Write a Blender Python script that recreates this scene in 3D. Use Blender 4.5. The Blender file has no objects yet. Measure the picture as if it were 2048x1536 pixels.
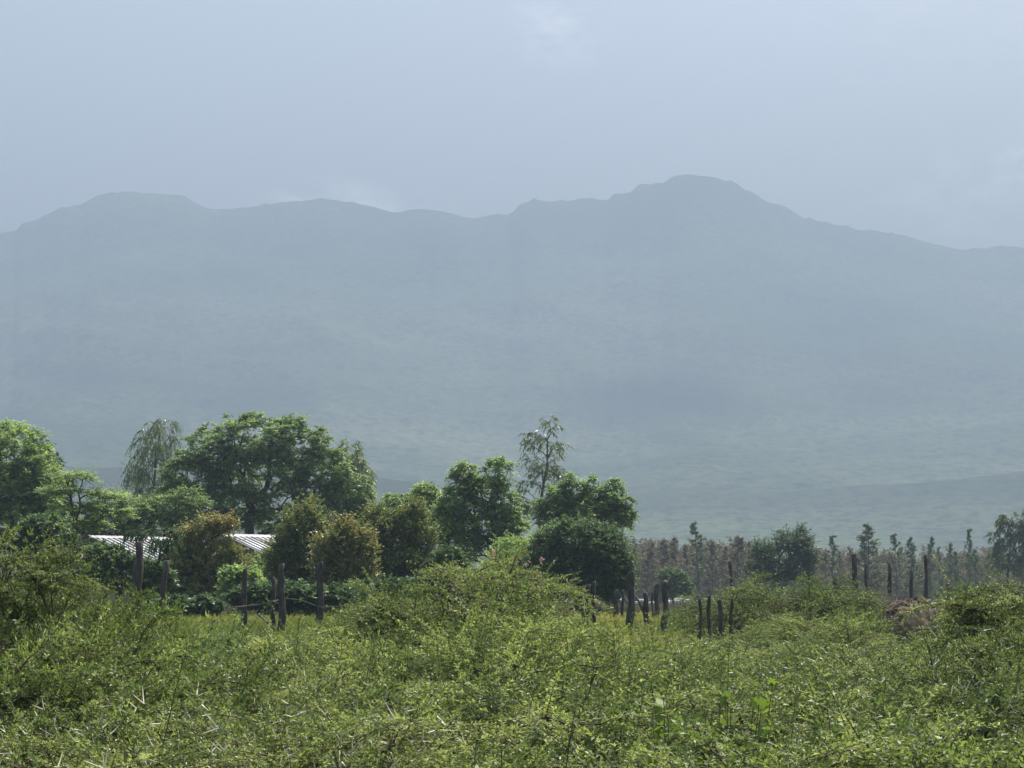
import bpy, math, random
import numpy as np
from mathutils import Vector, Matrix

SC = bpy.context.scene
COL = SC.collection
R = math.radians
# ------------------------------------------------------------------ camera
F = 4817.0; HZ = 1180.0; CZ = 3.0
PITCH = math.atan((HZ - 768) / F)
cd = bpy.data.cameras.new('camera'); cam = bpy.data.objects.new('camera', cd); COL.objects.link(cam)
cam.location = (0, 0, CZ); cam.rotation_euler = (math.pi/2 + PITCH, 0, 0)
cd.sensor_width = 36; cd.lens = 36 * F / 2048; cd.clip_start = 0.5; cd.clip_end = 30000
SC.camera = cam
SC.render.resolution_x = 1024; SC.render.resolution_y = 768
# ------------------------------------------------------------------ light
SUN_EL = R(56); SUN_AZ = R(28)      # azimuth from +Y (view direction) towards +X: sun ahead and right
w = bpy.data.worlds.new('World'); SC.world = w; w.use_nodes = True
nt = w.node_tree; nt.nodes.clear()
sky = nt.nodes.new('ShaderNodeTexSky'); sky.sky_type = 'NISHITA'; sky.sun_disc = False
sky.sun_elevation = SUN_EL; sky.sun_rotation = SUN_AZ
sky.air_density = 1.2; sky.dust_density = 4.5; sky.ozone_density = 1.0
bg = nt.nodes.new('ShaderNodeBackground'); out = nt.nodes.new('ShaderNodeOutputWorld')
tc = nt.nodes.new('ShaderNodeTexCoord')
mp = nt.nodes.new('ShaderNodeMapping'); mp.inputs['Scale'].default_value = (2.2, 2.2, 9.0); mp.inputs['Location'].default_value = (0.31, 0.2, 0.75)
nz = nt.nodes.new('ShaderNodeTexNoise'); nz.inputs['Scale'].default_value = 4.0; nz.inputs['Detail'].default_value = 7; nz.inputs['Roughness'].default_value = 0.6
rp = nt.nodes.new('ShaderNodeValToRGB'); rp.color_ramp.elements[0].position = 0.50; rp.color_ramp.elements[1].position = 0.80
rp.color_ramp.elements[0].color = (0, 0, 0, 1); rp.color_ramp.elements[1].color = (0.10, 0.10, 0.10, 1)
mx = nt.nodes.new('ShaderNodeMixRGB'); mx.inputs['Color2'].default_value = (6.3, 6.5, 7.0, 1)
L = nt.links.new
L(tc.outputs['Generated'], mp.inputs[0]); L(mp.outputs[0], nz.inputs['Vector']); L(nz.outputs['Fac'], rp.inputs[0])
L(rp.outputs['Color'], mx.inputs['Fac']); L(sky.outputs[0], mx.inputs['Color1'])
prev = mx.outputs[0]
def cloud(px, py, rad, amt, stretch=2.2):
    global prev
    v = Vector(((px-1024)/F, math.cos(PITCH)-(768-py)/F*math.sin(PITCH), math.sin(PITCH)+(768-py)/F*math.cos(PITCH))).normalized()
    su = nt.nodes.new('ShaderNodeVectorMath'); su.operation = 'SUBTRACT'; L(tc.outputs['Generated'], su.inputs[0]); su.inputs[1].default_value = v
    ml = nt.nodes.new('ShaderNodeVectorMath'); ml.operation = 'MULTIPLY'; L(su.outputs[0], ml.inputs[0]); ml.inputs[1].default_value = (1/stretch, 1/stretch, 1)
    ln = nt.nodes.new('ShaderNodeVectorMath'); ln.operation = 'LENGTH'; L(ml.outputs[0], ln.inputs[0])
    mr = nt.nodes.new('ShaderNodeMapRange'); mr.interpolation_type = 'SMOOTHSTEP'; mr.inputs['From Min'].default_value = 0; mr.inputs['From Max'].default_value = rad
    mr.inputs['To Min'].default_value = 1; mr.inputs['To Max'].default_value = 0; L(ln.outputs['Value'], mr.inputs['Value'])
    n_ = nt.nodes.new('ShaderNodeTexNoise'); n_.inputs['Scale'].default_value = 55; n_.inputs['Detail'].default_value = 8; n_.inputs['Roughness'].default_value = .62
    mq = nt.nodes.new('ShaderNodeMapping'); mq.inputs['Scale'].default_value = (1, 1, 1.9); L(tc.outputs['Generated'], mq.inputs[0]); L(mq.outputs[0], n_.inputs['Vector'])
    m2 = nt.nodes.new('ShaderNodeMapRange'); m2.inputs['From Min'].default_value = .42; m2.inputs['From Max'].default_value = .72; L(n_.outputs['Fac'], m2.inputs['Value'])
    mu_ = nt.nodes.new('ShaderNodeMath'); mu_.operation = 'MULTIPLY'; L(mr.outputs[0], mu_.inputs[0]); L(m2.outputs[0], mu_.inputs[1])
    m3 = nt.nodes.new('ShaderNodeMath'); m3.operation = 'MULTIPLY'; L(mu_.outputs[0], m3.inputs[0]); m3.inputs[1].default_value = amt
    x_ = nt.nodes.new('ShaderNodeMixRGB'); x_.inputs['Color2'].default_value = (11.5, 11.8, 12.3, 1); L(m3.outputs[0], x_.inputs['Fac']); L(prev, x_.inputs['Color1']); prev = x_.outputs[0]
cloud(1120, 60, .022, .6, 1.4); cloud(2060, 325, .02, 1.0, 1.2); cloud(1985, 395, .03, .6, 2.2); cloud(640, 392, .012, 1.0, 3.0); cloud(790, 418, .012, .9, 3.0); cloud(1900, 30, .05, .12, 3)
L(prev, bg.inputs['Color']); bg.inputs['Strength'].default_value = 0.119; L(bg.outputs[0], out.inputs['Surface'])
sd = bpy.data.lights.new('sun', 'SUN'); sd.energy = 5.0; sd.angle = R(0.53); sd.color = (1.0, 0.95, 0.86)
so = bpy.data.objects.new('sun', sd); COL.objects.link(so)
sv = Vector((math.sin(SUN_AZ)*math.cos(SUN_EL), math.cos(SUN_AZ)*math.cos(SUN_EL), math.sin(SUN_EL)))
so.rotation_euler = sv.to_track_quat('Z', 'Y').to_euler(); so.location = (0, 0, 60)
SC.view_settings.view_transform = 'Standard'; SC.view_settings.look = 'None'
SC.view_settings.exposure = 1.0; SC.view_settings.gamma = 1.0
SC.cycles.volume_bounces = 2; SC.cycles.max_bounces = 8; SC.cycles.transmission_bounces = 4
SC.cycles.diffuse_bounces = 3

# ------------------------------------------------------------------ helpers
def ray(px, py, d):
    x = (px - 1024) / F; yv = (768 - py) / F
    s = d / (math.cos(PITCH) - yv*math.sin(PITCH))
    return (x*s, d, CZ + s*(math.sin(PITCH) + yv*math.cos(PITCH)))
GP = np.array([(-100,-2.9),(0,-2.9),(15,-2.9),(22,-2.6),(30,-2.2),(40,-1.6),(50,-1.05),(56,-.92),(70,-.95),(110,-1.1),
               (200,-1.6),(350,-1.9),(700,-1.2),(1000,1),(1500,4),(3000,4),(9000,4)])
def gh(x, y):
    x = np.asarray(x, float); y = np.asarray(y, float)
    return CZ + np.interp(y, GP[:,0], GP[:,1]) + 0.06*np.sin(x*0.7+y*0.31) + 0.05*np.sin(x*0.23-y*0.9)
def wpx(px, d): return F*0 + px*d/F

def tag(o, label=None, cat=None, group=None, kind=None):
    if label: o['label'] = label
    if cat: o['category'] = cat
    if group: o['group'] = group
    if kind: o['kind'] = kind
    return o
def empty(name, loc, rz=0, s=1.0):
    o = bpy.data.objects.new(name, None); COL.objects.link(o); o.empty_display_size = 0.2
    o.location = loc; o.rotation_euler = (0, 0, rz)
    o.scale = (s, s, s) if not isinstance(s, tuple) else s
    return o
def mesh_np(name, V, Q, mat, parent=None, var=None, T=None, smooth=False):
    """V (n,3); Q (m,4) quads; T (k,3) tris"""
    me = bpy.data.meshes.new(name)
    V = np.asarray(V, np.float32); me.vertices.add(len(V)); me.vertices.foreach_set('co', V.ravel())
    Q = np.zeros((0, 4), np.int32) if Q is None else np.asarray(Q, np.int32)
    T = np.zeros((0, 3), np.int32) if T is None else np.asarray(T, np.int32)
    li = np.concatenate([Q.ravel(), T.ravel()]).astype(np.int32)
    n = len(Q) + len(T)
    me.loops.add(len(li)); me.loops.foreach_set('vertex_index', li)
    me.polygons.add(n)
    ls = np.concatenate([np.arange(len(Q))*4, len(Q)*4 + np.arange(len(T))*3]).astype(np.int32)
    me.polygons.foreach_set('loop_start', ls)
    if smooth: me.polygons.foreach_set('use_smooth', np.ones(n, bool))
    me.update(calc_edges=True)
    if var is not None:
        a = me.attributes.new('var', 'FLOAT', 'FACE'); a.data.foreach_set('value', np.asarray(var, np.float32))
    me.materials.append(mat)
    o = bpy.data.objects.new(name, me); COL.objects.link(o)
    if parent: o.parent = parent
    return o
def copy_thing(root, loc, rz, s, label, group=None):
    r = root.copy(); COL.objects.link(r); r.location = loc; r.rotation_euler = (0, 0, rz)
    r.scale = s if isinstance(s, tuple) else (s, s, s)
    r['label'] = label
    if group: r['group'] = group
    for ch in root.children:
        c = ch.copy(); COL.objects.link(c); c.parent = r
    return r
def nrm(v): return v / np.maximum(np.linalg.norm(v, axis=-1, keepdims=True), 1e-9)
def vnoise(x, y, seed=0):
    xi = np.floor(x).astype(np.int64); yi = np.floor(y).astype(np.int64); fx = x-xi; fy = y-yi
    def h(a, b):
        n = (a*374761393 + b*668265263 + seed*1442695) & 0xffffffff
        n = ((n ^ (n >> 13)) * 1274126177) & 0xffffffff
        return ((n ^ (n >> 16)) & 0xffff) / 65535.0
    u = fx*fx*(3-2*fx); v = fy*fy*(3-2*fy)
    return (h(xi,yi)*(1-u)+h(xi+1,yi)*u)*(1-v) + (h(xi,yi+1)*(1-u)+h(xi+1,yi+1)*u)*v
def fbm(x, y, o=5, seed=0, ridged=False):
    s = 0; a = 1; t = 0
    for i in range(o):
        n = vnoise(x*2**i+17*i, y*2**i-9*i, seed+i)
        if ridged: n = 1-abs(2*n-1)
        s = s + a*n; t += a; a *= 0.5
    return s/t

# ------------------------------------------------------------------ materials
def newmat(name):
    m = bpy.data.materials.new(name); m.use_nodes = True; n = m.node_tree; n.nodes.clear()
    return m, n, n.nodes.new('ShaderNodeOutputMaterial')
def ramp(n, cols, src):
    r = n.nodes.new('ShaderNodeValToRGB'); e = r.color_ramp.elements
    while len(e) < len(cols): e.new(0.5)
    for i, (p, c) in enumerate(cols): e[i].position = p; e[i].color = (*c, 1)
    n.links.new(src, r.inputs[0]); return r
def leafmat(name, cols, trans=0.35, rough=0.5, spec=0.35, tcol=1.5):
    m, n, o = newmat(name)
    at = n.nodes.new('ShaderNodeAttribute'); at.attribute_name = 'var'
    oi = n.nodes.new('ShaderNodeObjectInfo')
    ad = n.nodes.new('ShaderNodeMath'); ad.operation = 'MULTIPLY_ADD'; ad.inputs[1].default_value = 0.34
    sb = n.nodes.new('ShaderNodeMath'); sb.operation = 'SUBTRACT'; sb.inputs[1].default_value = 0.17
    n.links.new(oi.outputs['Random'], ad.inputs[0]); n.links.new(at.outputs['Fac'], ad.inputs[2]); n.links.new(ad.outputs[0], sb.inputs[0])
    r = ramp(n, cols, sb.outputs[0])
    p = n.nodes.new('ShaderNodeBsdfPrincipled'); p.inputs['Roughness'].default_value = rough
    p.inputs['Specular IOR Level'].default_value = spec
    n.links.new(r.outputs[0], p.inputs['Base Color'])
    t = n.nodes.new('ShaderNodeBsdfTranslucent')
    mu = n.nodes.new('ShaderNodeMixRGB'); mu.blend_type = 'MULTIPLY'; mu.inputs[0].default_value = 1; mu.inputs[2].default_value = (tcol, tcol*1.03, tcol*0.72, 1)
    n.links.new(r.outputs[0], mu.inputs[1]); n.links.new(mu.outputs[0], t.inputs[0])
    x = n.nodes.new('ShaderNodeMixShader'); x.inputs[0].default_value = trans
    n.links.new(p.outputs[0], x.inputs[1]); n.links.new(t.outputs[0], x.inputs[2]); n.links.new(x.outputs[0], o.inputs[0])
    return m
def noisemat(name, cols, scale=8, rough=0.85, bump=0.3, stretch=(1,1,1), detail=6, coords='Object', spec=0.25):
    m, n, o = newmat(name)
    tc = n.nodes.new('ShaderNodeTexCoord'); mp = n.nodes.new('ShaderNodeMapping'); mp.inputs['Scale'].default_value = stretch
    nz = n.nodes.new('ShaderNodeTexNoise'); nz.inputs['Scale'].default_value = scale; nz.inputs['Detail'].default_value = detail
    n.links.new(tc.outputs[coords], mp.inputs[0]); n.links.new(mp.outputs[0], nz.inputs['Vector'])
    r = ramp(n, cols, nz.outputs['Fac'])
    p = n.nodes.new('ShaderNodeBsdfPrincipled'); p.inputs['Roughness'].default_value = rough; p.inputs['Specular IOR Level'].default_value = spec
    n.links.new(r.outputs[0], p.inputs['Base Color'])
    if bump:
        b = n.nodes.new('ShaderNodeBump'); b.inputs['Strength'].default_value = bump; b.inputs['Distance'].default_value = 0.03
        n.links.new(nz.outputs['Fac'], b.inputs['Height']); n.links.new(b.outputs[0], p.inputs['Normal'])
    n.links.new(p.outputs[0], o.inputs[0]); return m
M = {}
M['thornleaf'] = leafmat('acacia_leaves', [(0.0,(.022,.044,.011)),(0.5,(.122,.176,.044)),(1.0,(.40,.45,.15))], 0.36, 0.48, 0.26)
M['softleaf'] = leafmat('soft_shrub_leaves', [(0.0,(.045,.085,.03)),(0.5,(.11,.175,.055)),(1.0,(.22,.29,.09))], 0.35, 0.5, 0.4)
M['brightleaf'] = leafmat('bright_leaves', [(0.0,(.08,.13,.02)),(0.5,(.14,.21,.035)),(1.0,(.25,.32,.07))], 0.4, 0.55, 0.2)
M['treeleaf'] = leafmat('tree_leaves', [(0.0,(.090,.145,.058)),(0.5,(.185,.27,.10)),(1.0,(.36,.45,.17))], 0.5, 0.45, 0.4)
M['darkleaf'] = leafmat('dark_leaves', [(0.0,(.030,.058,.028)),(0.5,(.070,.122,.050)),(1.0,(.17,.24,.10))], 0.38, 0.5, 0.35)
M['eucleaf'] = leafmat('eucalyptus_leaves', [(0.0,(.09,.135,.065)),(0.5,(.19,.25,.12)),(1.0,(.34,.40,.20))], 0.25, 0.4, 0.5)
M['rustleaf'] = leafmat('rusty_leaves', [(0.0,(.07,.11,.036)),(0.50,(.17,.205,.06)),(0.80,(.24,.22,.08)),(1.0,(.36,.245,.10))], 0.36, 0.45, 0.5)
M['paleleaf'] = leafmat('dry_sapling_leaves', [(0.0,(.075,.08,.055)),(0.5,(.155,.135,.10)),(1.0,(.25,.195,.145))], 0.3, 0.6, 0.3)
M['saplingleaf'] = leafmat('sapling_leaves', [(0.0,(.05,.085,.045)),(0.5,(.09,.14,.065)),(1.0,(.16,.20,.09))], 0.3, 0.5, 0.3)
M['grass'] = leafmat('grass_blades', [(0.0,(.09,.13,.03)),(0.5,(.17,.21,.05)),(1.0,(.34,.30,.11))], 0.35, 0.6, 0.2)
M['drygrass'] = leafmat('dull_grass', [(0.0,(.05,.055,.035)),(0.5,(.10,.095,.065)),(1.0,(.17,.155,.10))], 0.3, 0.7, 0.15)
M['herb'] = leafmat('herb_leaves', [(0.0,(.032,.066,.016)),(0.5,(.105,.165,.036)),(1.0,(.28,.36,.085))], 0.30, 0.55, 0.25)
M['drybrush'] = noisemat('dry_brush', [(0.3,(.13,.105,.10)),(0.7,(.30,.25,.23))], 12, 0.9, 0)
M['flower'] = leafmat('pink_flowers', [(0.0,(.30,.18,.18)),(0.5,(.42,.27,.27)),(1.0,(.55,.42,.40))], 0.35, 0.6, 0.2, 1.1)
M['bark'] = noisemat('dark_bark', [(0.3,(.028,.022,.017)),(0.7,(.085,.068,.052))], 14, 0.9, 0.5, (1,1,.3))
M['greybark'] = noisemat('grey_bark', [(0.3,(.07,.06,.05)),(0.7,(.19,.165,.14))], 9, 0.9, 0.4, (1,1,.3))
M['twig'] = noisemat('thorn_twig', [(0.3,(.05,.036,.022)),(0.7,(.15,.115,.065))], 10, 0.8, 0)
M['thorn'] = noisemat('pale_thorn', [(0.3,(.52,.48,.32)),(0.7,(.80,.76,.58))], 20, 0.45, 0, spec=0.5)
M['post'] = noisemat('weathered_post', [(0.25,(.022,.02,.018)),(0.5,(.06,.052,.045)),(0.8,(.15,.13,.11))], 6, 0.9, 0.9, (2.2,2.2,.5), 9)
M['ground'] = noisemat('grassy_ground', [(0.25,(.05,.05,.025)),(0.5,(.08,.085,.032)),(0.75,(.12,.13,.045))], 0.35, 0.95, 0.4, detail=12)
M['soil'] = noisemat('mound_soil', [(0.25,(.05,.034,.026)),(0.5,(.115,.080,.060)),(0.8,(.20,.14,.10))], 2.2, 0.95, 0.8, (1,1,.7), 10)
M['goat'] = noisemat('goat_coat', [(0.3,(.62,.58,.54)),(0.7,(.80,.78,.75))], 6, 0.8, 0)
M['goatbrown'] = noisemat('brown_goat_coat', [(0.3,(.22,.12,.08)),(0.7,(.38,.24,.17))], 6, 0.8, 0)
M['plaster'] = noisemat('mud_wall', [(0.3,(.16,.12,.09)),(0.7,(.27,.21,.16))], 3, 0.95, 0.2)
m, n, o = newmat('corrugated_iron')
p = n.nodes.new('ShaderNodeBsdfPrincipled'); tcn = n.nodes.new('ShaderNodeTexCoord')
nzz = n.nodes.new('ShaderNodeTexNoise'); nzz.inputs['Scale'].default_value = 1.6; nzz.inputs['Detail'].default_value = 8
n.links.new(tcn.outputs['Object'], nzz.inputs['Vector'])
rr = ramp(n, [(0.30,(.17,.12,.095)),(0.42,(.27,.27,.275)),(0.7,(.42,.435,.45))], nzz.outputs['Fac'])
n.links.new(rr.outputs[0], p.inputs['Base Color']); p.inputs['Metallic'].default_value = 0.35; p.inputs['Roughness'].default_value = 0.5
n.links.new(p.outputs[0], o.inputs[0]); M['roof'] = m
# mountain cover: greens, dry soil and dark scrub; var paints slope shadow and dark bands
m, n, o = newmat('mountain_scrub')
tcn = n.nodes.new('ShaderNodeTexCoord')
n1 = n.nodes.new('ShaderNodeTexNoise'); n1.inputs['Scale'].default_value = 0.0022; n1.inputs['Detail'].default_value = 8; n1.inputs['Roughness'].default_value = .6
n2 = n.nodes.new('ShaderNodeTexNoise'); n2.inputs['Scale'].default_value = 0.11; n2.inputs['Detail'].default_value = 6; n2.inputs['Roughness'].default_value = .7
for q in (n1, n2): n.links.new(tcn.outputs['Object'], q.inputs['Vector'])
r1 = ramp(n, [(0.34,(.05,.075,.045)),(0.50,(.09,.12,.065)),(0.68,(.14,.165,.09))], n1.outputs['Fac'])
r2 = ramp(n, [(0.40,(.35,.40,.38)),(0.56,(1.25,1.2,1.1))], n2.outputs['Fac'])
mm = n.nodes.new('ShaderNodeMixRGB'); mm.blend_type = 'MULTIPLY'; mm.inputs[0].default_value = 1
n.links.new(r1.outputs[0], mm.inputs[1]); n.links.new(r2.outputs[0], mm.inputs[2])
p = n.nodes.new('ShaderNodeBsdfPrincipled'); p.inputs['Roughness'].default_value = 1; p.inputs['Specular IOR Level'].default_value = 0
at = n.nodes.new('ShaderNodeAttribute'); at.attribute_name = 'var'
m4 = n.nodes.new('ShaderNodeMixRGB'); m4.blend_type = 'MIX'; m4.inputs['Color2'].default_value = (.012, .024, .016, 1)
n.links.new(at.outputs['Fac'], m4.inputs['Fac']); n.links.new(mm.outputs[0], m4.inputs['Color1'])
n.links.new(m4.outputs[0], p.inputs['Base Color']); n.links.new(p.outputs[0], o.inputs[0]); M['mountain'] = m

# ------------------------------------------------------------------ ground and mountains
def grid(name, xs, ys, zf, mat, kind='structure', smooth=True):
    X, Y = np.meshgrid(xs, ys); Z = zf(X, Y)
    V = np.stack([X, Y, Z], -1).reshape(-1, 3); nx = len(xs); ny = len(ys)
    i = np.arange(nx-1)[None, :] + (np.arange(ny-1)*nx)[:, None]; i = i.ravel()
    return tag(mesh_np(name, V, np.stack([i, i+1, i+1+nx, i+nx], -1), mat, smooth=smooth), kind=kind)
ys = np.concatenate([np.linspace(-60, 0, 13), np.linspace(0.5, 120, 240)[1:], np.geomspace(122, 5800, 120)])
xs = np.concatenate([-np.geomspace(45, 3400, 40)[::-1], np.linspace(-44, 44, 170), np.geomspace(45, 3400, 40)])
grid('ground', xs, ys, lambda X, Y: gh(X, Y) + 0.05*fbm(X*1.3, Y*1.3, 3, 5), M['ground'])

SKY = np.array([(-3000,700),(-2000,640),(-1400,560),(-900,600),(-500,520),(-200,490),(0,462),(25,458),(32,444),(70,432),(115,412),(150,406),(175,393),(235,378),
 (300,380),(370,390),(405,413),(480,412),(580,397),(635,392),(700,402),(790,420),(845,413),(880,416),(945,431),(1020,422),
 (1045,402),(1070,394),(1110,399),(1170,392),(1215,395),(1235,383),(1265,380),(1280,368),(1325,363),(1350,347),(1385,343),
 (1435,350),(1500,375),(1530,392),(1600,425),(1640,440),(1720,455),(1800,465),(1880,485),(1940,495),(2048,490),(2300,520),(2700,470),(3200,560),(4000,640),(5000,700)], float)
RR = 3600.0; R0 = 900.0
A = np.linspace(-2200, 4300, 900); T = np.concatenate([np.linspace(0, 1, 230), np.linspace(1.01, 1.5, 20)])
AA, TT = np.meshgrid(A, T)
DD = R0 + TT*(RR-R0)
XX = (AA-1024)/F*DD
zr = RR*np.tan(np.arctan((HZ - np.interp(AA, SKY[:,0], SKY[:,1]))/F)) 
prof = np.where(TT < 1, 0.10*TT + 0.90*np.clip(TT,0,1)**2.1, 1 - 1.6*(TT-1)**1.0)
Z = -4 + (zr+4)*prof
env = np.clip(TT*(1-TT)*4, 0, 1)
rn = fbm((XX*.84+DD*.55)/640+3, (DD*.84-XX*.55)/900, 6, 11, True) - 0.62
Z += 150*rn*env*np.clip(TT*1.3,0,1)
Z += 15*(fbm((XX*.8+DD*.6)/150, (DD*.8-XX*.6)/150, 5, 31)-0.5)*np.clip(TT*2, 0, 1)*np.where(TT<1, 1-0.75*np.clip((TT-.9)/.1,0,1), .25)
Z += (fbm(XX/22, DD/22, 3, 71)-0.5)*6*np.clip(TT*1.6, 0, 1) + vnoise(XX/11, DD/30, 77)**4*4*np.clip(TT*2-.8, 0, 1)
def hill(cx, cr, d, w, dep, h):      # rounded spur
    global Z
    x0 = (cx-1024)/F*d
    q = np.exp(-(((XX-x0)/(w*d/F))**2) - ((DD-d)/dep)**2)
    Z = Z + h*q
def crest(pts, d, dep):      # a nearer ridge whose top follows a real profile
    global Z
    p = np.array(pts, float); row = np.interp(AA, p[:, 0], p[:, 1]); zc = (HZ-row)/F*d + 4*(fbm(XX/60, DD/60, 4, 55)-.5)*d/1500
    Z = np.maximum(Z, -4 + (zc+4)*np.exp(-np.abs((DD-d)/dep)**1.7))
crest([(-900,1010),(-300,960),(100,936),(300,938),(500,940),(740,954),(880,972),(960,1010),(1040,1100)], 1500, 230)
crest([(900,1100),(1150,1030),(1300,1002),(1500,990),(1700,976),(1860,964),(2048,946),(2500,900),(3200,960)], 1750, 260)
crest([(-400,620),(150,545),(380,512),(600,516),(820,500),(870,484),(930,500),(1000,560),(1100,640)], 3250, 420)
V = np.stack([XX, DD, Z], -1).reshape(-1, 3); V[:, 2] += CZ
ROW = HZ - Z/DD*F      # darker areas painted on the slopes, a broad shadow among them
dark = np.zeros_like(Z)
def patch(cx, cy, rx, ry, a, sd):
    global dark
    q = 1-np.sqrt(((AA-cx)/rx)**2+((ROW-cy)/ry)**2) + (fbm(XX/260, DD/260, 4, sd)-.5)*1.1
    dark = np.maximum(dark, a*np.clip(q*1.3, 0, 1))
patch(1340,785,280,80,.75,3); patch(1750,800,250,45,.5,4); patch(1330,880,120,30,.5,5); patch(180,760,150,40,.6,6); patch(520,790,160,40,.5,7)  # first call paints the broad soft shadow into the slope colour
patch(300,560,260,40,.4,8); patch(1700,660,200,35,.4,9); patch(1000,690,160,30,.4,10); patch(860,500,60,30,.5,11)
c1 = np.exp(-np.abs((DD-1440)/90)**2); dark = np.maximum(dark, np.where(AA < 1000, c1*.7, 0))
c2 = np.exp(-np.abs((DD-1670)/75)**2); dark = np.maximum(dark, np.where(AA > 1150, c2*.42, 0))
nx = len(A); i = (np.arange(nx-1)[None, :] + (np.arange(len(T)-1)*nx)[:, None]).ravel()
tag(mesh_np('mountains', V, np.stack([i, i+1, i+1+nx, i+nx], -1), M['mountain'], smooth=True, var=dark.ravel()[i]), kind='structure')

# haze: one closed box round everything
me = bpy.data.meshes.new('haze')
import itertools
bx = [(-3600, 3600), (-80, 6000), (-4.0, 720.0)]
vs = [(x, y, z) for x in bx[0] for y in bx[1] for z in bx[2]]
me.from_pydata(vs, [], [(0,1,3,2),(4,6,7,5),(0,4,5,1),(2,3,7,6),(0,2,6,4),(1,5,7,3)]); me.update()
hz = bpy.data.objects.new('haze', me); COL.objects.link(hz); tag(hz, kind='stuff')
hz['label'] = 'pale blue haze lying over the plain and mountains'; hz['category'] = 'haze'
m, n, o = newmat('haze'); pv = n.nodes.new('ShaderNodeVolumePrincipled')
pv.inputs['Color'].default_value = (.281, .350, .455, 1); pv.inputs['Density'].default_value = 0.00062; pv.inputs['Anisotropy'].default_value = 0.2
n.links.new(pv.outputs[0], o.inputs['Volume']); me.materials.append(m)

# ------------------------------------------------------------------ plant machinery
def tubes(P0, P1, r0, r1, sides=4):
    P0 = np.asarray(P0, float); P1 = np.asarray(P1, float); d = nrm(P1-P0)
    ref = np.where(np.abs(d[:, 2:3]) > 0.9, np.array([[1., 0, 0]]), np.array([[0, 0, 1.]]))
    u = nrm(np.cross(d, ref)); v = np.cross(d, u)
    a = np.arange(sides)*2*math.pi/sides
    c = np.cos(a)[None, :, None]; s = np.sin(a)[None, :, None]
    ring = u[:, None, :]*c + v[:, None, :]*s
    A0 = P0[:, None, :] + ring*np.asarray(r0)[:, None, None]; A1 = P1[:, None, :] + ring*np.asarray(r1)[:, None, None]
    V = np.concatenate([A0, A1], 1).reshape(-1, 3)
    k = np.arange(sides); kn = (k+1) % sides
    q = np.stack([k, kn, kn+sides, k+sides], -1)[None] + (np.arange(len(P0))*2*sides)[:, None, None]
    return V, q.reshape(-1, 4)
def join(parts):
    Vs = []; Qs = []; o = 0
    for V, Q in parts:
        Vs.append(V); Qs.append(Q+o); o += len(V)
    return np.concatenate(Vs), np.concatenate(Qs)
def ell_points(ells, K, rng, shell=0.55, zmin=None):
    vol = np.array([e[3]*e[4]*e[5] for e in ells])**0.62; vol /= vol.sum(); P = []
    ci = rng.choice(len(ells), K, p=vol)
    for e in ci:
        cx, cy, cz, rx, ry, rz = ells[e]
        d = nrm(rng.normal(size=3)); r = rng.random()**(1/3*shell) 
        if rng.random() < .10: r = r*rng.uniform(1.08, 1.32)
        P.append((cx+d[0]*rx*r, cy+d[1]*ry*r, cz+d[2]*rz*r))
    P = np.array(P)
    if zmin is not None: P = P[P[:, 2] > zmin]
    return P
def skeleton(trunk, pts, rng, bf=0.35, rtip=0.008, pw=0.46, wob=0.06, droop=0.0):
    """trunk: list of points (first is base). returns nodes, parent, radius, dir, tips"""
    N = [np.array(p, float) for p in trunk]; par = [-1]+list(range(len(trunk)-1)); pl = [0.0]
    for i in range(1, len(N)): pl.append(pl[-1]+np.linalg.norm(N[i]-N[i-1]))
    cap = len(trunk)+len(pts)*4
    arr = np.zeros((cap, 3)); arr[:len(N)] = N; pa = np.full(cap, -1); pa[:len(N)] = par; pln = np.zeros(cap); pln[:len(N)] = pl
    n = len(N); st = max(1, int(len(N)*0.45)); tips = []
    order = np.argsort(np.linalg.norm(pts - N[-1], axis=1))
    okm = np.zeros(cap, bool); okm[st:n] = True
    for k in order:
        p = pts[k]; d = np.linalg.norm(arr[:n]-p, axis=1); c = d + bf*pln[:n] + np.where(okm[:n], 0, 50) + 0.5*np.maximum(0, arr[:n, 2]-p[2])
        j = int(np.argmin(c)); L_ = d[j]; seg = 3 if L_ > 0.8 else (2 if L_ > 0.3 else 1)
        a = arr[j]; last = j
        g = pa[j]; base = (arr[j]-arr[g]) if g >= 0 else np.array([0, 0, 1.])
        base = base/max(np.linalg.norm(base), 1e-6)
        for s in range(1, seg+1):
            t = s/seg; q = a + (p-a)*t + base*L_*0.22*t*(1-t)*1.5 + rng.normal(size=3)*wob*L_*(t < 1)
            if n >= cap: break
            arr[n] = q; pa[n] = last; pln[n] = pln[last]+L_/seg; okm[n] = True; last = n; n += 1
        tips.append(last)
    arr = arr[:n]; pa = pa[:n]
    cnt = np.zeros(n)
    cnt[tips] += 1
    for i in range(n-1, 0, -1):
        if pa[i] >= 0: cnt[pa[i]] += cnt[i]
    rad = rtip*np.maximum(cnt, 1)**pw
    d = np.zeros((n, 3)); d[1:] = nrm(arr[1:]-arr[pa[1:]]); d[0] = (0, 0, 1)
    return arr, pa, rad, d, np.array(tips)
def skel_mesh(arr, pa, rad, sides=6, flare=1.35):
    i = np.arange(1, len(arr)); j = pa[1:]
    k = j >= 0; i = i[k]; j = j[k]
    r0 = np.minimum(rad[j], rad[i]*1.35)
    base = (pa[j] < 0); r0 = np.where(base, rad[j]*flare, r0)
    ex = (arr[i]-arr[j])*0.03
    return tubes(arr[j]-ex, arr[i]+ex, r0, rad[i], sides)
def twig_dirs(D, rng, up=0.1, spread=1.0, flat=1.0):
    r = rng.normal(size=D.shape)*spread; v = D + r; v[:, 2] *= flat; v[:, 2] += up
    return nrm(v)
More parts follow.
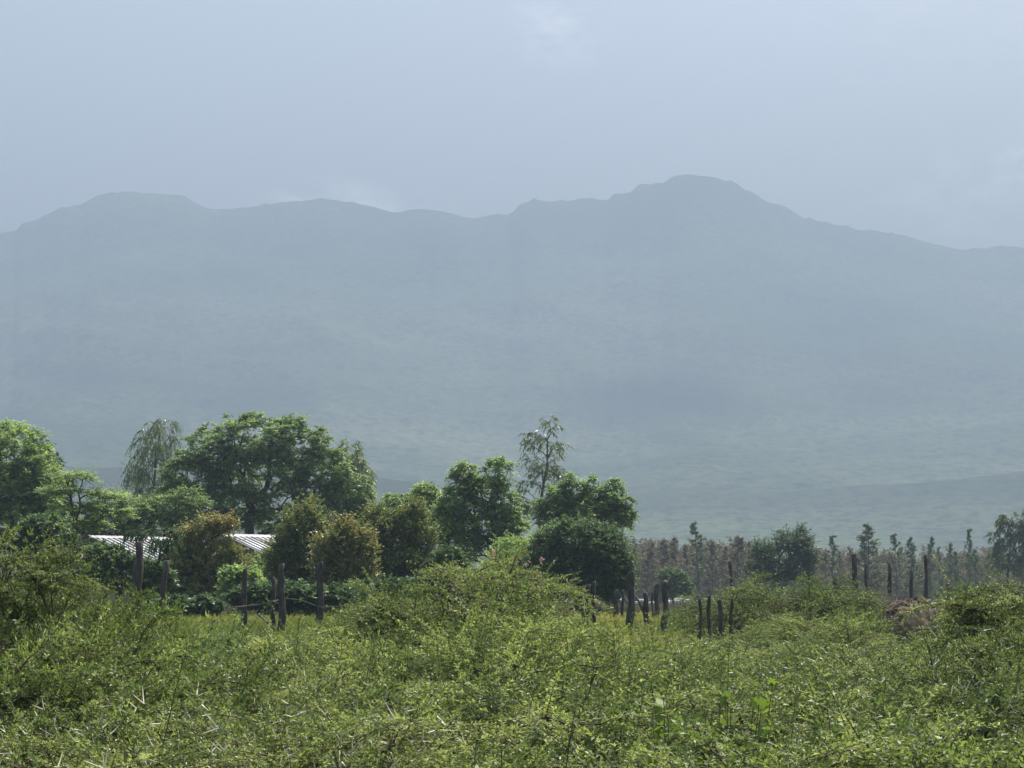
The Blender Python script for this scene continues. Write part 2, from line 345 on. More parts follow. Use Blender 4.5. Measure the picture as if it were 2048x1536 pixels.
def foliate(P, D, Ln, droop, nn, m, ll, lw, ang, side, rng, ldroop=0.0, upb=0.8, t0=0.1, cvar=0.62, jit=0.0, vbase=None):
    """leaves along twigs. side: 1 = in flat pairs, 0 = all round"""
    n = len(P); t = t0 + (1-t0)*(np.arange(nn)[None, :]+rng.random((n, nn))*0.8)/nn
    Lc = Ln[:, None]
    pos = P[:, None, :] + D[:, None, :]*(Lc*t)[..., None]; pos[..., 2] -= droop*Lc*t*t
    tan = np.repeat(D[:, None, :], nn, 1).copy(); tan[..., 2] -= 2*droop*t; tan = nrm(tan)
    pos = np.repeat(pos[:, :, None, :], m, 2).reshape(-1, 3); tan = np.repeat(tan[:, :, None, :], m, 2).reshape(-1, 3)
    h = nrm(np.cross(tan, np.array([[0, 0, 1.]])) + 1e-5); up = np.cross(h, tan)
    N = len(pos); sgn = np.tile(np.where(np.arange(m) % 2 == 0, 1., -1.), n*nn)
    ph_side = np.where(sgn > 0, 0, math.pi) + rng.normal(size=N)*0.35; ph_r = rng.random(N)*2*math.pi
    ph = np.where(rng.random(N) < side, ph_side, ph_r)
    perp = h*np.cos(ph)[:, None] + up*np.sin(ph)[:, None]
    an = ang + rng.normal(size=N)*0.25
    d = tan*np.cos(an)[:, None] + perp*np.sin(an)[:, None]; d[:, 2] -= ldroop; d = nrm(d)
    nr = rng.normal(size=(N, 3)); nr[:, 2] += upb*2; s = nrm(np.cross(d, nr)); nn_ = np.cross(s, d)
    sc = (0.6+0.7*rng.random(N))[:, None]; l = ll*sc; ww = lw*sc*0.5
    if jit: pos = pos + rng.normal(size=pos.shape)*jit
    mid = pos + d*l*0.48 + nn_*l*0.06
    V = np.stack([pos, mid+s*ww, pos+d*l, mid-s*ww], 1).reshape(-1, 3)
    Q = np.arange(N*4).reshape(-1, 4)
    cv = rng.random(n) if vbase is None else vbase
    var = np.clip(cvar*np.repeat(cv, nn*m) + (1-cvar)*rng.random(N), 0, 1)
    return V, Q, var
def twig_mesh(P, D, Ln, droop, r, segs=2, sides=3):
    parts = []; t = np.linspace(0, 1, segs+1)
    for a, b in zip(t[:-1], t[1:]):
        A_ = P + D*(Ln*a)[:, None]; B_ = P + D*(Ln*b)[:, None]; A_[:, 2] -= droop*Ln*a*a; B_[:, 2] -= droop*Ln*b*b
        parts.append(tubes(A_, B_, np.full(len(P), r*(1-a*.75)), np.full(len(P), r*(1-b*.75)), sides))
    return join(parts)
def thorn_mesh(P, D, Ln, droop, per, tl, tw, rng):
    n = len(P); t = rng.random((n, per)); pos = P[:, None]+D[:, None]*(Ln[:, None]*t)[..., None]; pos[..., 2] -= droop*Ln[:, None]*t*t
    pos = np.repeat(pos.reshape(-1, 3), 2, 0); Dn = np.repeat(D, per*2, 0)
    r = nrm(np.cross(Dn[::2], rng.normal(size=(len(pos)//2, 3)))); r2 = nrm(np.cross(Dn[::2], r))
    d = np.empty_like(pos); d[::2] = nrm(r + 0.75*r2 + 0.2*Dn[::2]); d[1::2] = nrm(r - 0.75*r2 + 0.2*Dn[::2])
    l = tl*(0.45+0.8*rng.random(len(pos)))
    keep = rng.random(len(pos)) < 0.85
    return tubes(pos[keep], (pos+d*l[:, None])[keep], np.full(keep.sum(), tw), np.full(keep.sum(), tw*0.25), 3)

def stem_pts(base, top, rng, n=6, wob=0.05):
    base = np.array(base, float); top = np.array(top, float); H = np.linalg.norm(top-base); P = []
    off = np.zeros(3)
    for k in range(n+1):
        t = k/n
        if 0 < k < n: off = off + rng.normal(size=3)*wob*H/n; off[2] = 0
        P.append(base+(top-base)*t+off*(math.sin(math.pi*min(t*1.0,1))))
    return P

# styles: twigs per tip, twig length, droop, nodes, leaves per node, leaf len, width, angle, side, leaf droop
STY = {
 'pinnate': dict(tw=7, tl=.42, droop=.45, nn=7, m=2, ll=.13, lw=.045, ang=1.0, side=.8, ld=.25, up=.25, flat=.7, sp=.9, upb=1.0),
 'bushy':   dict(tw=6, tl=.30, droop=.2, nn=6, m=2, ll=.11, lw=.06, ang=.9, side=.3, ld=.1, up=.25, flat=.9, sp=1.0, upb=.7),
 'weep':    dict(tw=7, tl=.8, droop=1.3, nn=10, m=2, ll=.15, lw=.03, ang=.5, side=.2, ld=1.2, up=-.3, flat=.6, sp=.9, upb=0),
 'euc':     dict(tw=5, tl=.45, droop=.7, nn=5, m=2, ll=.17, lw=.032, ang=.6, side=.2, ld=.7, up=.2, flat=.8, sp=.8, upb=.1),
 'rust':    dict(tw=6, tl=.34, droop=.05, nn=7, m=2, ll=.08, lw=.04, ang=.8, side=.3, ld=.1, up=.8, flat=1, sp=.8, upb=.5),
 'layer':   dict(tw=6, tl=.50, droop=.12, nn=9, m=2, ll=.10, lw=.03, ang=1.1, side=.9, ld=.1, up=.05, flat=.25, sp=.9, upb=1.4),
 'fine':    dict(tw=7, tl=.42, droop=.12, nn=9, m=2, ll=.07, lw=.028, ang=.8, side=.4, ld=.0, up=.3, flat=.9, sp=.9, upb=.6),
}
def tree(name, label, cat, bpx, d, ells, fork, style, K, leaf, bark='bark', group=None, dens=1.0, lsc=1.0, seed=1, rtip=.009, topz=None,
         shell=.5, bf=.35, dep=.8, crown='crown', trunkname='trunk', lean=0, var_z=None, flowers=0, tscale=1.0, zcut=.2):
    """ells: list of (cx, cy, rx, ry) in photo pixels at distance d; fork: photo row of the trunk top"""
    rng = np.random.default_rng(seed); random.seed(seed)
    bx_, by_, _ = ray(bpx, 1200, d); bz = float(gh(bx_, by_)) - .05
    root = empty(name, (bx_, by_, bz)); tag(root, label, cat, group)
    E = []
    for (cx, cy, rx, ry) in ells:
        c = ray(cx, cy, d); E.append((c[0]-bx_, rng.normal()*0.15*rx*d/F, c[2]-bz, rx*d/F, max(rx, ry*.6)*d/F*dep, ry*d/F))
    pts = ell_points(E, int(K*1.25), rng, shell, zmin=zcut)
    ft = ray(bpx+lean, fork, d); trunk = stem_pts((0, 0, 0), (ft[0]-bx_, 0, ft[2]-bz), rng, 7, .12)
    arr, pa, rad, D, tips = skeleton(trunk, pts, rng, bf, rtip)
    s = STY[style]; tw = max(1, int(round(s['tw']*dens)))
    P = np.repeat(arr[tips], tw, 0); Dt = twig_dirs(np.repeat(D[tips], tw, 0), rng, s['up'], s['sp'], s['flat'])
    Ln = s['tl']*tscale*(.5+.8*rng.random(len(P)))
    vb = np.repeat(rng.random(len(tips)), tw)
    if var_z is not None:
        zz = P[:, 2]; zz = (zz-zz.min())/(np.ptp(zz)); vb = np.clip(.35*vb + var_z*zz**1.5+.1*rng.normal(size=len(P)), 0, 1)
    V, Q, var = foliate(P, Dt, Ln, s['droop'], s['nn'], s['m'], s['ll']*lsc*1.12, s['lw']*lsc*1.3, s['ang'], s['side'], rng, s['ld'], s['upb'], vbase=vb)
    sm = skel_mesh(arr, pa, rad); tm = twig_mesh(P[::2], Dt[::2], Ln[::2], s['droop'], .004*max(1, d/90), 2)
    bV, bQ = join([sm, tm])
    mesh_np(trunkname, bV, bQ, M[bark], root)
    mesh_np(crown, V, Q, M[leaf], root, var)
    if flowers:
        k = rng.choice(len(P), flowers); Vf, Qf, vf = foliate(P[k]+Dt[k]*Ln[k][:, None]*.8, Dt[k], Ln[k]*.4, 0, 4, 3, .07, .055, 1.0, 0, rng, 0, .3)
        mesh_np('flowers', Vf, Qf, M['flower'], root, vf)['kind'] = 'stuff'
    fitz(root, max(e[2]+e[5] for e in E), (min(e[0]-e[3] for e in E), max(e[0]+e[3] for e in E)))
    return root

# thorn bush prototypes (unit: metres, width about 2*rx)
def thorn_bush(name, label, loc, rx, ry, h, K, seed, tw=4, twl=.50, nn=24, m=3, ll=.020, lw=.0075, thorns=1, tl=.07, twd=.0028, leaf='thornleaf',
               group=None, cat='bush', flat=.35, stems=3, lobes=7, lr=(.24,.38), wood='twig', flowers=0, up=.18, bf=.3, gap=.0, side=.35, rtip=.0048, cvar=.75, wsc=1., z0=.3, tk=.3, pads=True, sprays=0, sl=1.0):
    rng = np.random.default_rng(seed)
    root = empty(name, loc); tag(root, label, cat, group)
    E = []
    for k in range(lobes):
        a = 2*math.pi*(k+rng.random()*.6)/lobes; q = rng.uniform(.3, .85) if k else 0
        hh = h*(1-.42*q**1.6)*rng.uniform(.88, 1.05)
        if pads and k % 4: E.append((q*rx*math.cos(a*2.6), q*ry*math.sin(a*2.6), hh*rng.uniform(.5, .95), rx*rng.uniform(.18, .34), ry*rng.uniform(.18, .34), h*rng.uniform(.05, .11)))
        else: E.append((q*rx*math.cos(a), q*ry*math.sin(a), hh*.60, rx*rng.uniform(*lr), ry*rng.uniform(*lr), hh*rng.uniform(.26,.38)))
    pts = ell_points(E, K, rng, .45, zmin=z0*h)
    parts = []; tipsP = []; tipsD = []
    lab = rng.integers(0, stems, len(pts)); ang = np.arctan2(pts[:, 1], pts[:, 0])
    lab = ((ang+math.pi)/(2*math.pi)*stems).astype(int) % stems
    for s_ in range(stems):
        sub = pts[lab == s_]
        if len(sub) < 5: continue
        c = sub.mean(0); base = np.array([rng.normal()*.08, rng.normal()*.08, -0.05])
        arr, pa, rad, D, tips = skeleton(stem_pts(base, (c[0]*.45, c[1]*.45, h*.32), rng, 4, .3), sub, rng, bf, rtip*wsc, .44, .08)
        parts.append(skel_mesh(arr, pa, rad, 5)); tipsP.append(arr[tips]); tipsD.append(D[tips])
    TP = np.concatenate(tipsP); TD = np.concatenate(tipsD)
    P = np.repeat(TP, tw, 0); outw = P.copy(); outw[:, 2] = 0; outw = nrm(outw)
    Dt = twig_dirs(np.repeat(TD, tw, 0)*.6+outw*.55, rng, up, .75, flat)
    Ln = twl*(.45+.95*rng.random(len(P))); dr = .12
    vb = np.repeat(rng.random(len(TP)), tw)
    V, Q, var = foliate(P, Dt, Ln, dr, nn, m, ll, lw, .9, side, rng, 0, .5, cvar=cvar, jit=.004, vbase=vb)
    if sprays:      # long arching branches with short leafy side twigs
        wz = np.clip((TP[:, 2]/h-.3)*1.6, .05, 1); ix = rng.choice(len(TP), sprays, p=wz/wz.sum())
        S0 = TP[ix]; o2 = S0.copy(); o2[:, 2] = 0; az = rng.random(sprays)*6.28
        rd = np.stack([np.cos(az), np.sin(az), np.zeros(sprays)], -1)
        SD = nrm(nrm(o2)*.75+rd*.75+np.array([0, 0, 1.])*rng.uniform(.1, .95, sprays)[:, None]); SL = sl*rng.uniform(.45, 1.1, sprays); sdr = .42
        S0 = S0 - SD*SL[:, None]*.3
        parts.append(twig_mesh(S0, SD, SL, sdr, .0075*wsc*sl, 6, 4))
        nk = 26; t = (np.arange(nk)[None]+rng.random((sprays, nk)))/nk; t = .12+.88*t
        B0 = S0[:, None]+SD[:, None]*(SL[:, None]*t)[..., None]; B0[..., 2] -= sdr*SL[:, None]*t*t
        tg = np.repeat(SD[:, None], nk, 1).copy(); tg[..., 2] -= 2*sdr*t; tg = nrm(tg)
        hh_ = nrm(np.cross(tg, np.array([0, 0, 1.]))); sg = np.where(np.arange(nk) % 2 == 0, 1., -1.)[None, :, None]
        BD = nrm(tg*.6+hh_*sg*.8+rng.normal(size=B0.shape)*.28+np.array([0, 0, .12])); BL = (sl*(.05+.26*np.sqrt(1-t*.95))*(.6+.6*rng.random(t.shape))).ravel()
        B0 = B0.reshape(-1, 3); BD = BD.reshape(-1, 3); vs_ = np.repeat(np.clip(.25+.65*rng.random(sprays), 0, 1), nk)
        V2, Q2, w2 = foliate(B0, BD, BL, .15, 8, 3, ll*1.05, lw, .85, side, rng, 0, .6, cvar=.75, jit=.003, vbase=vs_, t0=.03)
        V = np.concatenate([V, V2]); Q = np.concatenate([Q, Q2+len(V)-len(V2)]); var = np.concatenate([var, w2])
        parts.append(twig_mesh(B0, BD, BL, .15, .0022*wsc, 1))
    parts.append(twig_mesh(P, Dt, Ln, dr, .0030*wsc, 2))
    bV, bQ = join(parts)
    mesh_np('branches', bV, bQ, M[wood], root); mesh_np('foliage', V, Q, M[leaf], root, var)
    if thorns:
        if sprays: P = np.concatenate([P, B0]); Dt = np.concatenate([Dt, BD]); Ln = np.concatenate([Ln, BL])
        k = rng.random(len(P)) < tk*(.22 if sprays else 1)
        tV, tQ = thorn_mesh(P[k], Dt[k], Ln[k], dr, thorns, tl, twd, rng)
        mesh_np('thorns', tV, tQ, M['thorn'], root)['kind'] = 'stuff'
    if flowers:
        k = rng.choice(len(P), flowers); Vf, Qf, vf = foliate(P[k]+Dt[k]*Ln[k][:, None]*.8, Dt[k], Ln[k]*.4, 0, 4, 3, .05, .04, 1.0, 0, rng, 0, .3)
        mesh_np('flowers', Vf, Qf, M['flower'], root, vf)['kind'] = 'stuff'
    return root
def at_row(px, row_top, d):
    x, y, zt = ray(px, row_top, d); zb = float(gh(x, y)); return (x, y, zb), zt-zb

def fitz(root, h, wx=None):
    c = [o for o in root.children if o.name.split('.')[0] in ('foliage', 'crown', 'leaves')][0]
    n = len(c.data.vertices); a = np.empty(n*3, np.float32); c.data.vertices.foreach_get('co', a); a = a.reshape(-1, 3)
    z = np.percentile(a[:, 2], 99.85); root.scale = (root.scale[0], root.scale[1], h/z)
    if wx:
        q0, q1 = np.percentile(a[:, 0], (1.0, 99.0)); root.scale[0] = min(max((wx[1]-wx[0])/(q1-q0), .8), 1.35)
        root.location.x += (wx[0]+wx[1])/2 - (q0+q1)/2*root.scale[0]
    return z
#SECTION_TREES
DK = 'trees round the homestead'
tree('shade_tree', 'tall dark green tree cut off by the left edge of the frame', 'tree', 25, 100,
     [(15,905,75,62),(70,960,45,45),(5,980,85,60),(60,1010,60,50),(-70,930,60,70),(20,1040,80,40)], 1040, 'pinnate', 560, 'treeleaf', seed=3, dens=1.0)
tree('shade_tree', 'dark ragged tree showing behind the right shoulder of the leftmost tree', 'tree', 100, 118,
     [(78,900,26,22),(105,935,22,32),(115,975,32,32),(100,1030,45,40)], 1060, 'bushy', 170, 'darkleaf', seed=4)
tree('acacia_tree', 'thin leaning tree with flat layered sprays standing above the left end of the roof', 'tree', 168, 92,
     [(150,946,38,8),(130,975,48,9),(190,975,22,7),(165,1010,55,9),(212,985,26,7),(150,1045,60,10),(215,1020,45,9)], 1000, 'layer', 150, 'treeleaf', seed=5, lean=-20, shell=.9, dens=1)
tree('acacia_tree', 'low feathery tree with pale blossoms filling the space over the left roof', 'tree', 250, 108,
     [(180,1060,50,24),(240,1062,50,20),(225,1005,40,22),(270,1020,55,28),(330,1020,50,30),(215,1050,55,25),(300,1055,60,25),(375,1010,30,35)], 1060, 'layer', 400, 'treeleaf', seed=6, shell=.6)
tree('eucalyptus_tree', 'weeping pale green tree with long hanging strands left of the big round tree', 'tree', 305, 128,
     [(322,862,34,22),(298,895,36,36),(335,905,26,40),(275,940,24,28),(310,960,42,34),(300,990,35,18)], 880, 'weep', 88, 'eucleaf', 'greybark', seed=7, shell=.9, dens=.85, lean=15)
tree('shade_tree', 'largest round-crowned green tree rising behind the iron roofs', 'tree', 505, 116,
     [(515,880,72,45),(430,905,52,40),(595,885,55,42),(400,950,55,40),(640,940,55,45),(520,950,95,50),(690,985,45,40),(375,1000,48,36),
      (650,1010,70,40),(460,1010,80,40),(700,1030,35,30),(430,1045,60,25),(560,1040,70,28),(380,915,20,14),(578,845,20,12),(436,862,14,18),(515,838,24,10)], 985, 'pinnate', 1150, 'treeleaf', seed=8, dens=.9)
tree('eucalyptus_tree', 'grey-green eucalyptus peeking out behind the right side of the big round tree', 'tree', 700, 135,
     [(700,915,30,36),(718,960,26,36),(728,995,20,22),(690,950,26,30)], 930, 'euc', 130, 'eucleaf', 'greybark', seed=9, dens=1.1)
tree('shade_tree', 'small pale green tree just left of the forked-crown tree', 'tree', 815, 105,
     [(800,1010,38,24),(850,985,22,18),(830,1030,45,28),(865,1010,18,18)], 1030, 'pinnate', 190, 'treeleaf', seed=10)
tree('shade_tree', 'open irregular tree with a bare lower trunk in the middle of the tree line', 'tree', 981, 96,
     [(930,950,20,26),(995,945,26,30),(965,985,42,30),(1000,1010,32,34),(920,1010,38,34),(895,1050,34,40),(960,1050,50,30),(1015,1050,32,34),(925,1090,45,36),(1010,1095,36,34)],
     1070, 'pinnate', 330, 'treeleaf', seed=11, dens=.85, lean=-4)
tree('eucalyptus_tree', 'tall thin see-through eucalyptus, highest in the middle of the tree line', 'tree', 1068, 108,
     [(1100,850,16,18),(1065,880,22,18),(1105,890,26,24),(1085,925,42,24),(1055,960,24,26),(1105,955,28,22),(1045,985,14,30),(1065,1010,22,16),(1125,870,9,8)],
     880, 'euc', 100, 'eucleaf', 'greybark', seed=12, dens=.65, lean=28, shell=.9, bf=.5)
tree('shade_tree', 'broad flat-domed green tree to the right of the tall eucalyptus', 'tree', 1150, 102,
     [(1228,966,13,9),(1135,958,14,10),(1252,1022,12,12),(1180,960,10,8),(1150,985,50,24),(1205,1000,45,24),(1110,1015,35,26),(1180,1020,60,26),(1230,1030,32,22),(1150,1045,55,22)], 1060, 'pinnate', 300, 'treeleaf', seed=13, dens=.9)
tree('thicket_shrub', 'dense dark green rounded thicket behind the posts under the flat-domed tree', 'shrub', 1150, 84,
     [(1100,1075,20,12),(1200,1062,24,12),(1248,1130,14,20),(1155,1080,62,44),(1205,1100,48,44),(1100,1120,42,44),(1160,1140,82,50),(1215,1160,38,40),(1110,1170,40,30)], 1110, 'fine', 620, 'darkleaf', seed=14, dens=1.1, zcut=.25)
tree('thicket_shrub', 'mid green feathery shrub between the bare trunk and the dark thicket', 'shrub', 1030, 88,
     [(1030,1100,42,36),(1050,1140,40,35),(1000,1140,34,32),(1085,1085,26,25)], 1150, 'fine', 230, 'treeleaf', seed=15)
RU = 'rust-tinged trees along the fence'
tree('rusty_tree', 'rust and green leaved tree covering the gap between the two roofs', 'tree', 395, 80,
     [(400,1075,28,34),(425,1045,22,16),(368,1090,26,30),(395,1120,50,30),(365,1150,36,34),(425,1150,36,34),(385,1190,58,34),(345,1195,30,36),(455,1100,16,18),(462,1125,22,18),(350,1120,18,30),(448,1040,14,10)], 1130, 'rust', 460, 'rustleaf', seed=20, group=RU, var_z=.42, shell=.9, tscale=1.5)
tree('rusty_tree', 'tallest rusty-topped tree standing at the right end of the second roof', 'tree', 608, 82,
     [(565,1110,30,40),(648,1150,26,50),(560,1150,24,50),(575,1190,40,28),(650,1130,30,50),(610,1022,24,24),(590,1050,30,26),(630,1060,30,34),(600,1090,44,34),(615,1140,46,38),(600,1185,52,32),(585,1120,30,30)], 1110, 'rust', 520, 'rustleaf', seed=21, group=RU, var_z=.50, shell=.9, tscale=1.5)
tree('rusty_tree', 'reddish tipped narrow tree right of the tallest rusty tree', 'tree', 682, 79,
     [(728,1090,22,40),(655,1110,18,40),(725,1130,26,50),(720,1180,34,30),(690,1055,18,24),(680,1085,28,32),(700,1115,28,34),(672,1135,34,36),(705,1165,34,34),(668,1188,44,30)], 1120, 'rust', 400, 'rustleaf', seed=22, group=RU, var_z=.5, shell=.9, tscale=1.5)
tree('rusty_tree', 'broad olive-brown tree, rightmost of the rusty row by the fence', 'tree', 790, 83,
     [(755,1030,30,26),(820,1025,34,26),(785,1060,52,34),(838,1075,32,44),(750,1100,42,44),(815,1125,50,40),(770,1165,58,36),(845,1160,30,36)], 1120, 'rust', 480, 'rustleaf', seed=23, group=RU, var_z=.22, shell=.9, tscale=1.5)
tree('rusty_tree', 'sparse dark tree letting the second roof show through its leaves', 'tree', 555, 86,
     [(565,1095,24,16),(545,1130,40,24),(520,1160,50,26),(580,1150,30,30)], 1130, 'rust', 100, 'treeleaf', seed=24, dens=.8)
tree('young_tree', 'thin young tree with dark drooping leaves hanging across the left roof', 'tree', 322, 72,
     [(330,1088,24,12),(298,1072,24,10),(268,1064,18,9),(345,1070,16,12)], 1095, 'euc', 24, 'darkleaf', seed=61, dens=.8, shell=.9, tscale=.8)
tree('leafy_shrub', 'bright green bushy plant below the second roof', 'shrub', 490, 76, [(472,1142,26,12),(490,1152,32,18),(470,1172,30,20)], 1175, 'bushy', 100, 'treeleaf', seed=25, trunkname='stem')
tree('flowering_shrub', 'green shrub dotted with pink flowers at the foot of the leftmost tree', 'shrub', 95, 74, [(85,1060,42,30),(120,1090,40,30),(60,1100,50,30)], 1120, 'bushy', 210, 'darkleaf', seed=26, flowers=22)
tree('flowering_shrub', 'dark leafy shrub with pink blooms below the left roof', 'shrub', 235, 72, [(215,1118,44,26),(275,1145,44,28),(200,1110,34,24),(185,1150,50,30),(310,1150,30,26)], 1170, 'bushy', 260, 'darkleaf', seed=27, flowers=20)
tree('thicket_shrub', 'dark shaded bush at the foot of the rusty tree between the roofs', 'shrub', 345, 66, [(345,1215,48,26),(310,1225,30,24),(400,1215,40,26)], 1235, 'bushy', 190, 'darkleaf', seed=28)
tree('thicket_shrub', 'dark hedge growing behind the thick double post', 'shrub', 580, 70, [(520,1188,50,20),(600,1190,50,20),(680,1192,50,18),(560,1180,50,20)], 1200, 'bushy', 260, 'darkleaf', seed=29)
tree('thicket_shrub', 'dark hedge under the broad olive-brown tree', 'shrub', 780, 72, [(740,1188,50,20),(810,1185,50,22),(870,1175,40,28),(900,1130,30,34)], 1200, 'bushy', 260, 'darkleaf', seed=30)
tree('acacia_tree', 'round dark acacia with spiky top among the grey saplings', 'tree', 1560, 150,
     [(1570,1075,30,22),(1530,1092,26,22),(1605,1088,24,20),(1515,1120,20,24),(1565,1118,54,26),(1618,1112,16,26),(1540,1145,40,18),(1595,1145,34,18),(1600,1062,14,12)], 1120, 'fine', 260, 'darkleaf', seed=31, lsc=1.4, shell=.9, tscale=1.6, zcut=.6)
tree('shade_tree', 'grey-green tree cut off by the right edge of the frame', 'tree', 2022, 190,
     [(2018,1050,18,20),(2045,1072,26,24),(1998,1082,16,20),(2030,1105,40,24),(2070,1060,30,36),(2000,1125,22,20),(2050,1135,44,20)], 1100, 'euc', 150, 'saplingleaf', seed=32, lsc=1.6, dens=1.2, shell=.95, tscale=1.3)
tree('thicket_shrub', 'dark low bush standing in front of the brown saplings by the goats', 'shrub', 1345, 165, [(1345,1155,28,20),(1350,1172,34,16)], 1175, 'fine', 120, 'darkleaf', seed=33, lsc=1.6)
#SECTION_SAPLINGS
def sapling(seed, leaf, h, wd, dens, name='sapling'):
    rng = np.random.default_rng(seed); root = empty(name, (0, 0, -50))
    z = np.linspace(.04, .98, int(64*dens)); n = len(z); a = rng.random(n)*6.28*3
    N0 = np.stack([np.zeros(n), np.zeros(n), z*h*.96], -1); r = wd*(1-z)**.8*1.15*(.35+.65*rng.random(n))*np.where(z < .12, .6, 1)+.08
    out_ = np.stack([np.cos(a)*r, np.sin(a)*r, r*.7], -1)
    st = stem_pts((0, 0, 0), (0, 0, h), rng, 6, .02)
    sp = tubes(np.array(st[:-1]), np.array(st[1:]), np.linspace(.06, .02, 6), np.linspace(.05, .012, 6), 5)
    br = tubes(N0, N0+out_, np.full(n, .016), np.full(n, .006), 3)
    tk = 6; t = rng.random((n, tk)); P = (N0[:, None]+out_[:, None]*t[..., None]).reshape(-1, 3)
    D = nrm(np.repeat(out_, tk, 0)/np.maximum(np.repeat(r, tk)[:, None], .1) + rng.normal(size=(n*tk, 3))*.6+np.array([0, 0, .4]))
    Ln = (.10+.32*(1-P[:, 2]/h).clip(0, 1))*(.5+rng.random(len(P)))
    V, Q, var = foliate(P, D, Ln, .1, 6, 2, .15, .05, .7, .2, rng, .1, .3)
    tm = twig_mesh(P, D, Ln, .1, .008, 1)
    mesh_np('trunk', *join([sp, br, tm]), M['greybark'], root); mesh_np('crown', V, Q, M[leaf], root, var)
    root['category'] = 'tree'
    return root
SP = [sapling(41, 'paleleaf', 6, 1.2, 1.0), sapling(42, 'paleleaf', 6, 1.0, .8), sapling(43, 'saplingleaf', 6, 1.15, 1.1), sapling(44, 'saplingleaf', 6, .75, .9), sapling(45, 'paleleaf', 6, 1.35, .7), sapling(46, 'saplingleaf', 6, 1.0, .7)]
used = set()
SAP = [ # px, top row, distance, proto, width factor, label
 (1252,1085,215,0,1.1,'brown leafy sapling touching the right edge of the dark thicket'),
 (1272,1072,222,1,1.0,'pointed brown sapling, second from the dark thicket in the plantation'),
 (1292,1090,218,0,1.1,'short brown sapling behind the tallest right-hand fence post'),
 (1310,1082,225,0,1.0,'brown sapling right behind the forked post'),
 (1334,1074,220,1,1.1,'slim brown sapling directly over the post with the pale sawn top'),
 (1357,1070,224,1,1.0,'sharp-tipped brown sapling halfway along the brown plantation rows'),
 (1378,1084,216,0,1.1,'brown sapling at the left foot of the green-topped plantation tree'),
 (1400,1040,222,2,1.3,'tallest plantation tree, with a dense green head over brown neighbours'),
 (1424,1076,219,0,1.0,'brown sapling at the right foot of the green-topped plantation tree'),
 (1447,1088,226,1,1.0,'low brown sapling in the dip between the two green-topped trees'),
 (1470,1068,223,0,1.3,'rounded olive-brown sapling left of the round acacia'),
 (1496,1080,217,0,1.1,'brown sapling half hidden by the left side of the round acacia'),
 (1650,1100,228,0,1.1,'brown sapling emerging from the right side of the round acacia'),
 (1664,1066,224,3,1.0,'dark spire-shaped sapling, first one right of the round acacia'),
 (1684,1098,230,0,1.0,'low grey-brown sapling left of the tall black post'),
 (1704,1090,226,1,1.1,'grey-brown sapling directly behind the tall black post'),
 (1733,1043,222,2,1.25,'tall green sapling with tiered branches behind the thin grey post'),
 (1757,1094,231,0,1.2,'brown bushy sapling beside the tiered green one'),
 (1776,1100,225,1,1.0,'grey-brown sapling behind the leaning dark post'),
 (1796,1064,221,2,1.0,'green conical sapling, left one of the matching pair'),
 (1827,1070,223,2,1.1,'green conical sapling, right one of the matching pair'),
 (1855,1068,229,3,.8,'very narrow sapling above the slender curved post'),
 (1879,1090,236,3,.9,'small dark spire sapling right of the slender curved post'),
 (1899,1082,238,3,.8,'slender faded sapling, darkest of the hazy group'),
 (1915,1100,240,2,.9,'short hazy sapling filling the gap in the faded group'),
 (1934,1052,236,3,.9,'tallest wispy sapling of the faded group near the right tree'),
 (1952,1096,240,2,1.0,'last hazy sapling before the tree on the right edge'),
 (1972,1104,232,2,1.0,'low sapling against the left side of the right edge tree'),
]
for n_s, (px, rt, d, k, wf, lab) in enumerate(SAP):
    k = {0: (0, 4), 1: (1, 1), 2: (2, 5), 3: (3, 3)}[k][n_s % 2]; wf *= .8+.5*((n_s*37) % 11)/11
    loc, h = at_row(px, rt, d); s = h/6.0
    if k not in used:
        o = SP[k]; used.add(k); o.location = loc; o.scale = (s*wf, s*wf, s)
        tag(o, lab, 'tree', 'plantation saplings in rows')
    else: o = copy_thing(SP[k], loc, px*.7, (s*wf, s*wf, s), lab, 'plantation saplings in rows')
    o.rotation_euler = (math.sin(n_s*2.3)*.05, math.cos(n_s*3.1)*.06, px*.7)
# back rows of the plantation too crowded to tell apart, and the far wood
def wood(name, label, n, x0, x1, d0, d1, hmin, hmax, leaf, seed, ls=.30):
    rng = np.random.default_rng(seed); P = []; D = []; sv_ = []
    for k in range(n):
        d = rng.uniform(d0, d1); px = rng.uniform(x0, x1); x, y, _ = ray(px, 1180, d); b = float(gh(x, y)); h = rng.uniform(hmin, hmax)
        q = 90; zz = rng.random(q)**.8; a = rng.random(q)*6.28; rr_ = (1-zz)**.8*h*.18*rng.random(q)**.5
        P.append(np.stack([x+np.cos(a)*rr_, y+np.sin(a)*rr_, b+zz*h], -1)); D.append(np.stack([np.cos(a), np.sin(a), np.full(q, .9)], -1))
        sv_.append((x, y, b, h))
    P = np.concatenate(P); D = nrm(np.concatenate(D)); Ln = np.full(len(P), .6)
    V, Q, var = foliate(P, D, Ln, .1, 5, 2, ls, ls*.4, .7, .2, rng, .1, .3)
    sv_ = np.array(sv_); B = sv_[:, :3]; Tt = B.copy(); Tt[:, 2] += sv_[:, 3]*.95
    tV, tQ = tubes(B, Tt, np.full(n, .06), np.full(n, .015), 4)
    o = mesh_np(name, V, Q, M[leaf], None, var); tag(o, label, 'wood', None, 'stuff')
    p_ = mesh_np('trunks', tV, tQ, M['greybark'], o); p_['kind'] = 'stuff'
wood('plantation', 'crowded back rows of brown-grey plantation saplings behind the goats', 290, 1235, 1520, 232, 290, 3.0, 6.6, 'paleleaf', 51, .24)
wood('plantation', 'crowded back rows of grey-green saplings right of the round acacia', 260, 1625, 2060, 242, 310, 2.4, 6.0, 'paleleaf', 52, .24)
